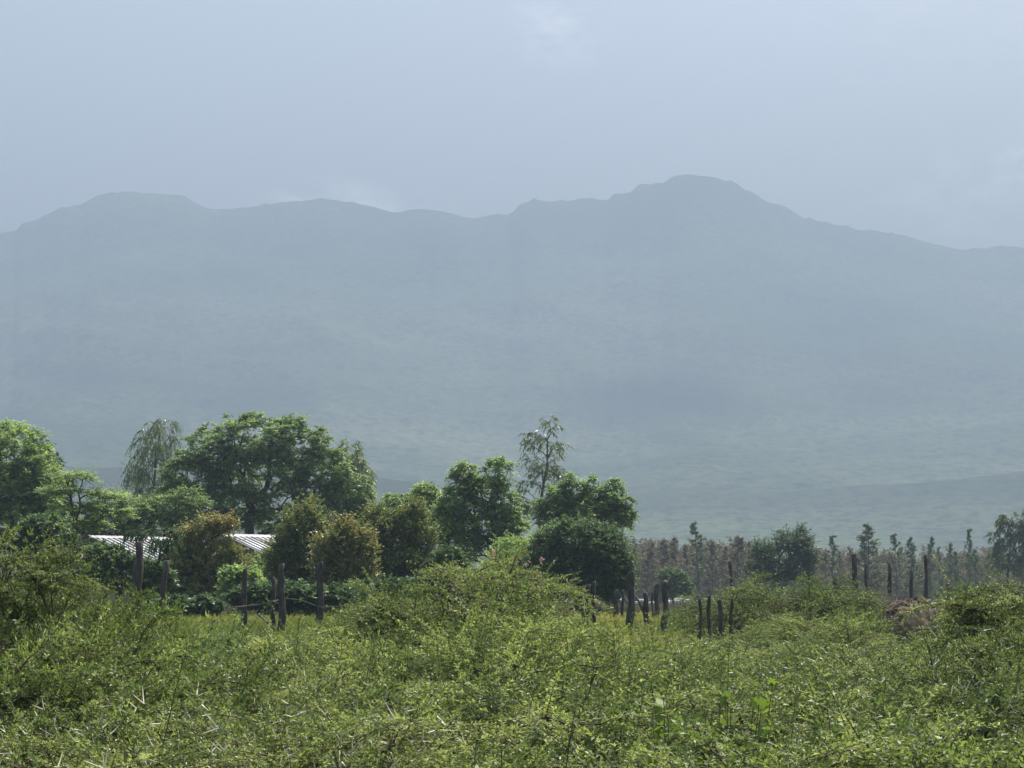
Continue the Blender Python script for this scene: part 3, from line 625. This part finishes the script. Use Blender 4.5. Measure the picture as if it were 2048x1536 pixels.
wood('distant_wood', 'hazy far-off scrub woodland along the foot of the mountains', 420, -300, 2400, 330, 480, 2.5, 5.0, 'saplingleaf', 53, .5)
#SECTION_BUILDINGS
def shed(px0, row0, d0, length, label, group='iron-roofed sheds'):
    rdg = np.array([.60, .80]); dn = np.array([.80, -.60])       # ridge direction, down-slope direction seen from the camera
    x, y, zr_ = ray(px0, row0, d0); b = float(gh(x, y)); run = 2.9; drop = 1.05
    root = empty('iron_roofed_shed', (x, y, b)); tag(root, label, 'shed', group)
    H = zr_-b
    def P(l, r, z): v = rdg*l+dn*r; return (v[0], v[1], z)
    n = int(length/.03); ls = np.linspace(0, length, n); V = []; T_ = .0
    prof_ = .08*np.clip(1.5*np.cos(ls/.31*2*math.pi), -1, 1)
    for sgn in (1, -1):
        V = []
        for k, r_ in enumerate((-.02, run)):
            for th in (0, .02):
                for l, q in zip(ls, prof_): V.append(P(l, sgn*r_, H-max(r_, 0)*drop/run+q-th))
        V = np.array(V); i = np.arange(n-1)
        Q = np.concatenate([np.stack([i, i+1, i+1+2*n, i+2*n], -1), np.stack([i+n, i+1+n, i+1+3*n, i+3*n], -1), np.stack([i+2*n, i+1+2*n, i+1+3*n, i+3*n], -1)])
        mesh_np('roof_sheet', V, Q, M['roof'], root)
    # ridge cap
    V = [P(l, r_, z) for l in (-.05, length+.05) for (r_, z) in ((-.22, H-.02), (0, H+.075), (.22, H-.02))]
    mesh_np('ridge_cap', V, [(0, 1, 4, 3), (1, 2, 5, 4)], M['roof'], root)
    def box(name, l0, l1, r0, r1, z0, z1, mat):
        V = [P(l, r_, z) for l in (l0, l1) for r_ in (r0, r1) for z in (z0, z1)]
        mesh_np(name, V, [(0,1,3,2),(4,6,7,5),(0,4,5,1),(2,3,7,6),(0,2,6,4),(1,5,7,3)], M[mat], root)
    e = run-.35; zt = H-drop*e/run-.06
    box('wall', .3, length-.3, e-.15, e, -.1, zt, 'plaster'); box('wall', .3, length-.3, -e, -e+.15, -.1, zt, 'plaster')
    for l in (.3, length-.45):
        V = [P(l+q, r_, z) for q in (0, .15) for (r_, z) in ((-e+.16, -.1), (e-.16, -.1), (e-.16, zt-.05), (0, H-.09), (-e+.16, zt-.05))]
        T = [(0, 1, 2), (0, 2, 4), (4, 2, 3), (5, 7, 6), (5, 9, 7), (9, 8, 7)]
        mesh_np('gable_wall', V, [(0,1,6,5),(1,2,7,6),(2,3,8,7),(3,4,9,8),(4,0,5,9)], M['plaster'], root, T=T)
    box('fascia', -.02, .02, .05, run*.0+.1, H-.2, H-.05, 'bark')
    box('door', length*.4, length*.4+.85, e+.004, e+.04, 0, 1.75, 'bark'); box('window', length*.65, length*.65+.7, e+.004, e+.04, .9, 1.5, 'bark')
shed(178, 1074, 97, 9.0, 'low shed with a shiny corrugated iron roof, left of the rusty tree')
shed(443, 1071, 94, 8.5, 'low shed whose corrugated iron roof glints right of the rusty tree')
#SECTION_POSTS
def post(label, tx, tr, bx_, d, wpx_, fork=None, seed=0, bend=0., name='fence_post', sawn=False):
    rng = np.random.default_rng(seed+tx); x, y, _ = ray(bx_, 1200, d); b = float(gh(x, y))-.15; t = ray(tx, tr, d)
    root = None; H = t[2]-b; r = wpx_*d/F/2; ns = 14; sd_ = 12
    ctr = []; rad = []
    o1 = rng.random()*6; 
    for k in range(ns+1):
        u = k/ns
        ctr.append(((t[0]-x)*u + bend*math.sin(math.pi*u) + .018*math.sin(u*9+o1), .02*math.sin(u*7+o1), H*u)); rad.append(r*(1.12-.26*u)*(1+.10*math.sin(u*13+o1)+.05*rng.normal()))
    def tube_rings(ctr, rad, tilt=0):
        V = []; Q = []
        for k, (c, q) in enumerate(zip(ctr, rad)):
            for s_ in range(sd_):
                a = s_*2*math.pi/sd_; rr_ = q*(1+.12*math.sin(a*3+k*.5+o1)+.06*rng.normal())
                zz = c[2]+(tilt*math.cos(a) if k == len(ctr)-1 else 0)
                V.append((c[0]+math.cos(a)*rr_, c[1]+math.sin(a)*rr_, zz))
        for k in range(len(ctr)-1):
            for s_ in range(sd_): Q.append((k*sd_+s_, k*sd_+(s_+1) % sd_, (k+1)*sd_+(s_+1) % sd_, (k+1)*sd_+s_))
        V.append((ctr[-1][0], ctr[-1][1], ctr[-1][2]+.01)); T = [((len(ctr)-1)*sd_+s_, (len(ctr)-1)*sd_+(s_+1) % sd_, len(V)-1) for s_ in range(sd_)]
        return np.array(V), np.array(Q), np.array(T)
    V, Q, T = tube_rings(ctr, rad, .018 if not sawn else 0.0)
    if fork:
        fu, dx, dz = fork; c0 = np.array(ctr[int(fu*ns)]); cc = [c0+np.array([dx*q, .02*q, dz*q]) for q in (0, .3, .6, 1)]
        V2, Q2, T2 = tube_rings(cc, [r*.75, r*.62, r*.5, r*.38]); T = np.concatenate([T, T2+len(V)]); Q = np.concatenate([Q, Q2+len(V)]); V = np.concatenate([V, V2])
    o = mesh_np(name, V, Q, M['post'], None, T=T); o.location = (x, y, b)
    if sawn:
        n_ = 16; a = np.arange(n_)*2*math.pi/n_; q = rad[-1]*1.04; Vc = np.stack([np.cos(a)*q, np.sin(a)*q, np.full(n_, .0)], -1); Vt = Vc*.8; Vt[:, 2] = .045
        VV = np.concatenate([Vc, Vt, [[0, 0, .06]]]); k = np.arange(n_); kn = (k+1) % n_
        c = mesh_np('cut_top', VV, np.stack([k, kn, kn+n_, k+n_], -1), M['drybrush'], o, T=np.stack([k+n_, kn+n_, np.full(n_, 2*n_)], -1)); c.location = ctr[-1]
    return tag(o, label, 'post', 'rough wooden fence posts')
POSTS = [
 ('short dark post stub poking out of the tall left thorn bush',62,1105,60,47,14,None,0,False),
 ('weathered post seen in front of the pink-flowered shrub at far left',158,1128,157,52,10,None,0,False),
 ('tall gnarled dark post leaning right in front of the left roof',277,1084,262,50,19,None,.05,False),
 ('thin short post just right of the tall gnarled leaning post',283,1195,279,50,9,None,0,False),
 ('straight dark post in front of the rusty tree between the roofs',332,1122,329,54,12,None,-.03,False),
 ('thin post leaning right below the gap beside the second roof',489,1138,482,54,11,None,.04,False),
 ('slimmer left half of the thick double post',546,1155,548,53,9,None,0,False),
 ('thickest black post standing mid-left, right half of a double post',562,1128,561,52,14,None,.02,False),
 ('dark post left of the feathery thorn spray under the rusty trees',641,1124,635,54,13,None,.03,False),
 ('dark stub in the right flank of the central thorn bush',1056,1195,1058,46,9,None,0,False),
 ('thin pale post in front of the dark thicket',1147,1152,1143,60,7,None,0,False),
 ('thick black post leaning to the right before the dark thicket',1174,1170,1163,54,17,None,0,False),
 ('slim straight post right next to the thick leaning one',1187,1163,1187,54,9,None,0,False),
 ('squat dark post with a knobbed head by the goats',1233,1180,1229,66,11,(.8,.10,.16),0,False),
 ('thin post between the squat knobbed post and the tall straight one',1245,1180,1245,64,6,None,0,False),
 ('tallest straight post of the right-hand run near the goats',1263,1143,1259,54,14,None,.0,False),
 ('crooked forked post whose left arm splays outward',1289,1186,1287,55,11,(.52,-.22,.40),.05,False),
 ('distant brown post beyond the forked post',1314,1167,1311,72,10,None,0,False),
 ('stick-thin stake beside the distant brown post',1305,1182,1304,66,4,None,0,False),
 ('clean straight post with a pale sawn top',1331,1165,1328,53,13,None,0,True),
 ('stick-thin stake alone in the yellow grass',1370,1205,1370,68,4,None,0,False),
 ('dark post at the left edge of the flat-topped acacia bush',1399,1198,1395,42.3,7,None,.02,False),
 ('dark post under the flat-topped bush, second from its left edge',1419,1190,1417,42.6,8,None,0,False),
 ('stoutest dark post under the flat-topped acacia bush',1440,1200,1439,42.2,10,None,0,False),
 ('thin dark post under the middle of the flat-topped bush',1463,1198,1462,42.4,7,None,0,False),
 ('black post end sticking up behind the flat-topped bush',1461,1123,1462,68,7,None,0,False),
 ('capped post head just above the flat-topped bush',1510,1142,1511,64,8,None,0,False),
 ('dark post at the base of the round acacia',1549,1138,1546,66,9,None,0,False),
 ('thin crooked post with a hooked head right of the flat-topped bush',1671,1158,1663,50,9,(.85,.12,.08),.0,False),
 ('tall black post, thickest of the right-hand group behind the dead brush',1710,1108,1705,60,11,None,.0,False),
 ('thin grey post between the two thicker posts on the right',1732,1128,1735,66,6,None,0,False),
 ('dark post leaning slightly right of the thin grey post',1778,1127,1782,60,8,None,0,False),
 ('dull grey post behind the termite mound',1822,1139,1823,68,7,None,0,False),
 ('slender curved dark post rising over the termite mound',1852,1110,1858,60,8,None,-.04,False),
 ('low dark post stub between the mound and the right thorn bush',1895,1168,1895,56,9,None,0,False),
]
for k, (lab, tx, tr, bx_, d, wp, fk, bend, sawn) in enumerate(POSTS): post(lab, tx, tr, bx_, d, wp, fk, k, bend, sawn=sawn)
def rail(label, pts, d, r, seed):
    rng = np.random.default_rng(seed); P = np.array([ray(px, py, d+rng.normal()*.15) for px, py in pts]); P0 = P[0].copy()
    rr_ = np.linspace(r, r*.5, len(P)); V, Q = tubes(P[:-1]-P0, P[1:]-P0, rr_[:-1], rr_[1:], 7)
    k = rng.integers(0, len(P)-1, 5); A_ = P[k]-P0; B_ = A_+np.stack([rng.uniform(.1, .35, 5), rng.normal(size=5)*.1, rng.uniform(-.15, .2, 5)], -1)
    V2 = tubes(A_, B_, np.full(5, r*.4), np.full(5, r*.12), 4); V, Q = join([(V, Q), V2])
    o = mesh_np('fence_rail', V, Q, M['greybark']); o.location = P0; tag(o, label, 'rail', 'branches laid along the fence')
rail('crooked dead branch laid between the thin leaning post and the double post', [(470,1215),(495,1212),(520,1209),(545,1203),(562,1199)], 53, .022, 1)
rail('long thin branch laid from the double post to the post on its right', [(560,1196),(600,1200),(640,1214),(690,1213),(720,1216)], 54, .012, 2)
rail('dead branch propped against the dark post left of the feathery spray', [(518,1229),(535,1245),(548,1258)], 51, .03, 3)
rail('pale stick leaning against the brush near the dark thicket', [(1104,1184),(1112,1200),(1122,1216)], 56, .018, 4)
rail('broken prop leaning at the foot of the tallest right-hand post', [(1248,1195),(1260,1213),(1272,1232)], 55, .025, 5)
#SECTION_GOATS
def goat_mesh(name, grazing):
    J = [(0,0,.62),(-.22,0,.62),(-.40,0,.60),(.22,0,.60),(.38,0,.64)]          # back
    R_ = [.135,.145,.11,.14,.10]; E = [(0,1),(1,2),(0,3),(3,4)]
    if grazing: head = [(.50,0,.52),(.60,0,.34),(.70,0,.18)]
    else: head = [(.48,0,.76),(.54,0,.88),(.68,0,.84)]
    for q, rr_ in zip(head, (.07,.06,.035)): J.append(q); R_.append(rr_)
    E += [(4,5),(5,6),(6,7)]
    J.append((-.50,0,.66)); R_.append(.025); E.append((2,8))
    for x, a in ((.30,3),(-.34,2)):
        for s in (-1, 1):
            i = len(J); J += [(x,s*.07,.45),(x+(-.03 if x < 0 else .01),s*.075,.26),(x,s*.075,.02)]; R_ += [.05,.026,.02]; E += [(a,i),(i,i+1),(i+1,i+2)]
    hi = 6; 
    for s in (-1, 1):
        i = len(J); h_ = J[hi]; J.append((h_[0]-.03, s*.09, h_[2]+.02)); R_.append(.018); E.append((hi, i))
        i = len(J); J.append((h_[0]-.08, s*.03, h_[2]+.12)); R_.append(.012); E.append((hi, i))
    me = bpy.data.meshes.new(name); me.from_pydata(J, E, []); ob = bpy.data.objects.new(name, me); COL.objects.link(ob)
    md = ob.modifiers.new('s', 'SKIN')
    for v, q in zip(me.skin_vertices[0].data, R_): v.radius = (q, q)
    me.skin_vertices[0].data[0].use_root = True
    sb_ = ob.modifiers.new('ss', 'SUBSURF'); sb_.levels = 1; sb_.render_levels = 1
    dg = bpy.context.evaluated_depsgraph_get(); dg.update()
    m2 = bpy.data.meshes.new_from_object(ob.evaluated_get(dg)); m2.name = name; bpy.data.objects.remove(ob)
    return m2
gm = [goat_mesh('goat', True), goat_mesh('goat', False)]
gmats = [M['goat'], M['goatbrown']]; gcache = {}
GO = [(1128,196,0,0,.3,'white goat at the far left of the herd, grazing before the dark thicket'),
 (1151,192,1,0,.2,'white goat with raised head left of the thick leaning post'),(1178,190,0,0,.1,'white goat between the thick leaning post and the slim one'),
 (1192,186,1,1,1.2,'brown goat with raised head behind the slim straight post'),(1205,200,0,0,2.8,'white goat left of the squat knobbed post'),
 (1240,189,1,0,1.3,'white-headed goat facing the camera between the squat post and tall post'),
 (1270,194,0,0,3.3,'white goat between the tall post and the forked post'),(1283,205,0,0,.2,'white goat beyond the forked post, farthest of the herd'),
 (1305,192,0,0,.1,'white goat grazing behind the stick-thin stake'),
 (1338,186,1,0,1.5,'white goat standing end-on beside the post with the sawn top'),(1357,190,0,0,.1,'white goat broadside in the open right of the sawn post'),
 (1376,194,0,0,.25,'white goat grazing by the lone stake in the yellow grass'),(1350,178,0,0,3.3,'pale goat lying lower in the grass nearest the camera'),
 (1421,192,0,0,.2,'white goat behind the flat-topped bush posts'),(1450,194,0,0,3.0,'last white goat on the right under the flat-topped bush')]
for (px, d, up_, br, rz, lab) in GO:
    x, y, _ = ray(px, 1200, d)
    if (up_, br) not in gcache:
        mm_ = gm[up_].copy(); mm_.materials.clear(); mm_.materials.append(gmats[br]); mm_.polygons.foreach_set('use_smooth', np.ones(len(mm_.polygons), bool)); gcache[(up_, br)] = mm_
    o = bpy.data.objects.new('goat', gcache[(up_, br)]); COL.objects.link(o); o.location = (x, y, float(gh(x, y))+.20+.25*((px*7) % 5)/5); o.rotation_euler = (0, 0, rz); o.scale = (.72,)*3
    tag(o, lab, 'goat', 'goats grazing beyond the fence')
#SECTION_MOUND
def mound():
    d = 44; x, y, _ = ray(1822, 1200, d); b = float(gh(x, y)); n = 150; m_ = 90; V = []
    top = ray(1850, 1189, d)[2]-b
    sx = 62*d/F
    U = np.linspace(0, 2*math.pi, n, endpoint=False); T_ = np.linspace(0, 1, m_)
    UU, TT_ = np.meshgrid(U, T_)
    r = 1-TT_**1.0
    flu = fbm(UU*2.2*2, TT_*1.2, 4, 91, True)*.30*(1-TT_*.6)+.75
    X_ = np.cos(UU)*r*flu*2.5*sx + .10*TT_*1.; Y_ = np.sin(UU)*r*flu*1.1
    Zz = top*(1-(r**2.4))*(.93+.14*fbm(UU*3, TT_*8, 4, 97)) - .1
    # erosion hollows facing the camera
    for (u0, t0, s_, h_) in ((4.3, .70, .13, .16), (4.9, .82, .10, .10), (5.3, .62, .12, .12), (3.9, .5, .16, .14)):
        g = np.exp(-(((UU-u0)/s_/1.6)**2)-((TT_-t0)/.05)**2); Y_ += g*h_; 
    V = np.stack([X_, Y_, Zz], -1).reshape(-1, 3); i = np.arange(n); nx_ = (i+1) % n; Q = []
    for k in range(m_-1): Q.append(np.stack([k*n+i, k*n+nx_, (k+1)*n+nx_, (k+1)*n+i], -1))
    o = mesh_np('termite_mound', V, np.concatenate(Q), M['soil'], smooth=True); o.location = (x, y, b)
    tag(o, 'reddish brown eroded earth mound between the dead brush and the right thorn bush', 'mound')
mound()
d = 41; X0 = ray(1745, 1270, d)
grid_x = np.linspace(-1.0, 1.1, 50); grid_y = np.linspace(-2.2, 2.2, 50)
X_, Y_ = np.meshgrid(grid_x, grid_y); q = np.clip(1-(X_/1.05)**2-(Y_/2.2)**2, 0, 1)
Z_ = gh(X_+X0[0], Y_+X0[1])+q**.7*.42*(.8+.4*fbm(X_*3, Y_*3, 4, 3))-.06
V = np.stack([X_, Y_, Z_], -1).reshape(-1, 3); i = (np.arange(49)[None]+(np.arange(49)*50)[:, None]).ravel()
o = mesh_np('earth_bank', V, np.stack([i, i+1, i+51, i+50], -1), M['soil'], smooth=True); o.location = (X0[0], X0[1], 0)
tag(o, 'bare brown earth heap at the foot of the termite mound', 'earth heap')
#SECTION_BUSHES
G1 = 'thorn bushes of the foreground thicket'
# hero bushes, each its own
def hero(name, label, px, row, d, wpx_, seed, **k):
    loc, h = at_row(px, row, d); rx = wpx_*d/F/2*1.05
    o = thorn_bush(name, label, loc, rx, k.pop('ry', rx*.9), h*.99, k.pop('K', 420), seed, group=G1, **k)
    fitz(o, h); return o
hero('thorn_bush', 'tall thorn bush rising at the left edge, its arching top bristling with pale thorns', 20, 1050, 18.5, 350, 101, K=240, tw=2, sprays=150, sl=.85, tl=.06, lobes=30, m=3)
hero('thorn_bush', 'big domed thorn bush in the centre reaching up to the tree line', 930, 1100, 25, 500, 102, K=300, tw=2, sprays=210, sl=1.25, ll=.026, lw=.010, nn=20, tl=.05, lobes=36, stems=4, thorns=1)
hero('thorn_bush', 'tall sprawling thorn bush at the right edge before the earth mound', 2050, 1140, 22, 400, 103, K=200, tw=2, sprays=120, sl=1.2, tl=.055, ll=.024, lw=.009, stems=3)
hero('flat_topped_acacia', 'flat-topped acacia bush with long horizontal sprays hiding four posts', 1560, 1148, 45, 400, 104, z0=.22, K=210, tw=2, sprays=140, sl=1.7, ll=.036, lw=.012, tl=.05, flat=.12, up=.04, twl=.75, nn=22, lobes=14, bf=.5, cvar=.3)
hero('thorn_bush', 'feathery thorn spray leaning left out of the central bush', 760, 1160, 31, 210, 105, K=110, sprays=50, sl=1.5, ll=.034, lw=.012, tl=.05, flat=.3)
hero('soft_shrub', 'soft bluish-green rounded shrub left of the thick double post', 475, 1250, 34, 260, 106, K=300, leaf='softleaf', pads=False, thorns=0, ll=.05, lw=.016, flat=1, up=.5)
hero('flowering_shrub', 'pinkish seeding shrub behind the right shoulder of the central bush', 1020, 1128, 40, 190, 107, K=190, leaf='softleaf', pads=False, thorns=0, ll=.04, lw=.018, flowers=170, flat=1, up=.4, wood='greybark')
hero('dead_brush', 'leafless grey-purple brush tangled left of the earth mound', 1735, 1165, 47, 190, 108, K=520, z0=.05, leaf='drybrush', pads=False, thorns=0, nn=3, m=1, ll=.05, lw=.010, flat=1, up=.4, wood='drybrush', tw=6, wsc=1.7, twl=.5)
hero('dead_brush', 'dry brown brush pile beside the gnarled leaning post', 175, 1172, 38, 150, 109, K=300, z0=.05, leaf='drybrush', pads=False, thorns=0, nn=3, m=1, ll=.05, lw=.010, flat=1, up=.4, wood='drybrush', tw=5, wsc=1.4, twl=.45)
hero('soft_shrub', 'small yellow-green round shrub left of the earth mound', 1708, 1212, 43, 110, 110, K=200, leaf='herb', pads=False, thorns=0, ll=.035, lw=.016, flat=1, up=.4, tw=4)
# near prototypes and their copies
B = []
B.append(thorn_bush('thorn_bush', None, (0,0,-60), 1.5, 1.4, 1.8, 360, 121, tw=3, sprays=150, tl=.082, twd=.0042, tk=.5, thorns=2, lobes=26))
B.append(thorn_bush('thorn_bush', None, (0,0,-60), 1.4, 1.5, 1.7, 360, 122, tw=3, sprays=150, sl=.9, tl=.075, twd=.0038, tk=.55, thorns=1, lobes=26, flat=.4))
B.append(thorn_bush('thorn_bush', None, (0,0,-60), 1.5, 1.4, 1.6, 380, 123, tw=3, sprays=150, tl=.05, twd=.0026, thorns=1, ll=.024, lw=.009, lobes=28, flat=.3))
B.append(thorn_bush('soft_shrub', None, (0,0,-60), 1.3, 1.3, 1.5, 560, 124, tw=4, thorns=0, pads=False, leaf='softleaf', ll=.026, lw=.010, lobes=14, flat=.9, up=.4))
B.append(thorn_bush('leafy_shrub', None, (0,0,-60), 1.1, 1.1, 1.3, 480, 125, tw=5, twl=.36, thorns=0, pads=False, leaf='herb', ll=.024, lw=.011, lobes=15, flat=.9, up=.4, nn=15))
first = [True]*len(B); BH = [fitz(b, 1.0) for b in B]
def bush(px, row, d, k, wf, label, rz=None):
    loc, h = at_row(px, row, d); s = h/BH[k]; rz = px*1.37 if rz is None else rz; sc = (s*wf, s*wf, s)
    if first[k]:
        first[k] = False; o = B[k]; o.location = loc; o.rotation_euler = (0, 0, rz); o.scale = sc; tag(o, label, 'bush', G1)
    else: copy_thing(B[k], loc, rz, sc, label, G1)
NB = [
 # nearest row
 (60,1395,14.2,0,1.05,'nearest thorn bush in the bottom left corner, studded with long white thorns'),
 (420,1370,15.0,0,1.0,'thorn bush with dark forked branch at the bottom, right of the corner bush'),
 (680,1425,13.6,1,1.0,'near thorn bush left of the dark hollow with big white thorns'),
 (1130,1405,15.2,1,1.1,'near thorn bush with dark curving stems right of the dark hollow'),
 (1480,1405,14.5,2,1.1,'near thorn bush at the bottom, just below the bright broad-leaved plant'),
 (1780,1475,14.0,4,1.1,'bright yellow-green shrub patch along the bottom edge, right of the leafy plant'),
 (2030,1400,14.8,2,1.0,'greyish thorn bush in the bottom right corner'),
 # second row
 (180,1300,18.0,0,1.1,'thorny bush directly below the tall left-edge bush'),
 (110,1150,19.5,2,.5,'thorn bush forming the right shoulder of the tall left-edge bush'),
 (560,1345,18.6,1,1.1,'thorn bush below the soft bluish shrub, second row from the camera'),
 (850,1340,19.0,2,1.0,'thorn bush directly above the dark hollow'),
 (1180,1335,18.4,2,1.1,'thorn bush below the right flank of the central dome, second row'),
 (1480,1340,19.2,2,1.1,'thorn bush behind the broad-leaved plant, second row'),
 (1750,1345,18.6,1,1.2,'spreading thorn bush below the earth mound, second row'),
 (1990,1330,19.0,2,1.0,'thorn bush under the tall right-edge bush, second row'),
 (60,1185,17.2,2,.7,'thorn bush filling the foot of the tall left-edge bush, third row'),
 (100,1245,17.6,0,.6,'thorny bush at the lower right foot of the tall left-edge bush'),
 (930,1205,22.6,2,.8,'thorn bush standing in front of the middle of the central dome'),
 (800,1255,21.0,1,.85,'thorn bush at the lower left foot of the central dome'),
 (1070,1250,21.4,2,.85,'thorn bush at the lower right foot of the central dome'),
 (2240,1215,20.0,2,.6,'thorn bush in front of the tall right-edge bush, left of its stems'),
 (2180,1250,18.4,1,.8,'thorn bush on the right edge below the tall right-edge bush'),
 # third row
 (330,1312,23.5,3,1.1,'soft shrub below the gnarled leaning post, third row'),
 (640,1305,24.0,2,1.1,'thorn bush below the dark post of the rusty trees, third row'),
 (1120,1240,24.5,2,1.1,'thorn bush forming the right slope of the central dome'),
 (760,1235,25.0,2,1.0,'thorn bush forming the left slope of the central dome'),
 (1330,1296,23.5,2,1.2,'thorn bush below the sawn-top post, third row'),
 (1590,1300,24.0,2,1.2,'thorn bush below the flat-topped acacia bush, third row'),
 (1850,1352,25.0,2,.9,'thorn bush below the earth mound, third row'),
 (-20,1230,22.5,2,.8,'thorn bush lower down the tall left-edge bush, seen beneath its branches'),
 # fourth row
 (230,1292,30.0,2,1.1,'small thorn bush below the dry brush pile, fourth row'),
 (400,1288,31.0,3,1.1,'soft shrub in front of the straight post by the rusty tree, fourth row'),
 (570,1278,32.0,3,1.1,'soft shrub at the foot of the double post, fourth row'),
 (680,1278,33.0,2,1.1,'low thorn bush at the foot of the dark post, fourth row'),
 (1180,1275,31.0,2,1.2,'low thorn bush below the thick leaning post, fourth row'),
 (1290,1290,33.0,3,1.2,'low shrub below the forked post, fourth row'),
 (1440,1286,32.0,2,1.2,'low thorn bush in front of the posts under the flat-topped bush, fourth row'),
 (1560,1270,34.0,2,1.3,'low shrub under the right half of the flat-topped bush'),
 (1680,1276,33.0,2,1.3,'low yellowish shrub left of the bare earth heap'),
 (1850,1345,32.0,4,1.1,'low yellowish shrub right of the bare earth heap'),
 (2130,1200,31.0,2,1.1,'thorn bush behind the tall right-edge bush, touching the mound'),
 (1630,1225,40.0,2,1.1,'small thorn bush under the right side of the flat-topped bush, beside the hooked post'),
 (1490,1272,38.0,2,1.0,'tiny thorn bush right at the foot of the posts under the flat-topped bush'),
 (40,1165,33.0,2,.6,'thorn bush behind the tall left-edge bush, before the pink flowers'),
]
for (px, row, d, k, wf, lab) in NB: bush(px, row, d, k, wf, lab)
# broad-leaved bright plant
def broad_plant(label, px, row, d, n, seed, ll=.13, lw=.07, spread=.45):
    rng = np.random.default_rng(seed); loc, h = at_row(px, row, d); root = empty('broad_leaved_plant', loc); tag(root, label, 'plant', None)
    a = rng.random(n)*6.28; t = rng.random(n)**.5*spread
    P0 = np.stack([np.cos(a)*t*.2, np.sin(a)*t*.2, np.zeros(n)], -1); P1 = np.stack([np.cos(a)*t, np.sin(a)*t, h*(.8+.2*rng.random(n))], -1)
    V, Q = tubes(P0, P1, np.full(n, .007), np.full(n, .003), 4); mesh_np('stem', V, Q, M['twig'], root)
    D = nrm(P1-P0); V, Q, var = foliate(P0, D, np.linalg.norm(P1-P0, axis=1), 0, 9, 2, ll, lw, 1.0, .3, rng, .15, .5, t0=.55)
    mesh_np('leaves', V, Q, M['brightleaf'], root, var)
broad_plant('bright broad-leaved plant poking out of the thorn bushes right of centre', 1420, 1335, 16.2, 16, 5, .10, .05)
broad_plant('small broad-leaved plant below the bright one, leaf catching the light', 1360, 1395, 15.4, 6, 6, .11, .055, .3)
broad_plant('fresh green sprouts at the bottom edge under the dark hollow', 870, 1480, 12.8, 9, 7, .05, .028, .5)
broad_plant('fresh green sprouts at the bottom edge right of the dark hollow', 960, 1478, 12.9, 8, 8, .05, .028, .4)
#SECTION_COVER
def cover(name, label, leaf, n, dmin, dmax, hmin, hmax, nn, m_, ll, lw, seed, x0=-550, x1=2650, up=1.2, scl=True, clump=None, cat='undergrowth'):
    rng = np.random.default_rng(seed); u = rng.random(n); d = dmin*(dmax/dmin)**u; px = rng.uniform(x0, x1, n)
    X = (px-1024)/F*d; z = gh(X, d); 
    if clump:
        keep = fbm(X/clump, d/clump, 3, seed) > .45; X = X[keep]; d = d[keep]; z = z[keep]
    n = len(X)
    P = np.stack([X, d, z], -1); D = rng.normal(size=(n, 3))*.5; D[:, 2] = up; D = nrm(D); Ln = rng.uniform(hmin, hmax, n)
    vb = np.clip(fbm(X*.35, d*.35, 3, seed+2)*1.6-.3+rng.normal(size=n)*.1, 0, 1)
    V, Q, var = foliate(P, D, Ln, .25, nn, m_, ll, lw, .8, .2, rng, .05, .4, vbase=vb)
    o = mesh_np(name, V, Q, M[leaf], None, var); tag(o, label, cat, None, 'stuff')
cover('undergrowth', 'tangled leafy undergrowth between the thorn bushes', 'herb', 12500, 12, 36, .15, .5, 11, 2, .026, .010, 201)
cover('undergrowth', 'low herbs and scrub in front of the fence', 'softleaf', 27000, 30, 50, .12, .35, 8, 2, .04, .015, 202)
cover('grass', 'yellow-green grass growing round the fence posts and goats', 'grass', 57000, 40, 84, .07, .20, 3, 2, .16, .02, 203, up=2.5, cat='grass')
cover('grass', 'grass at the far side of the pasture', 'drygrass', 80000, 82, 330, .15, .45, 5, 2, .2, .035, 204, up=2.5, cat='grass')
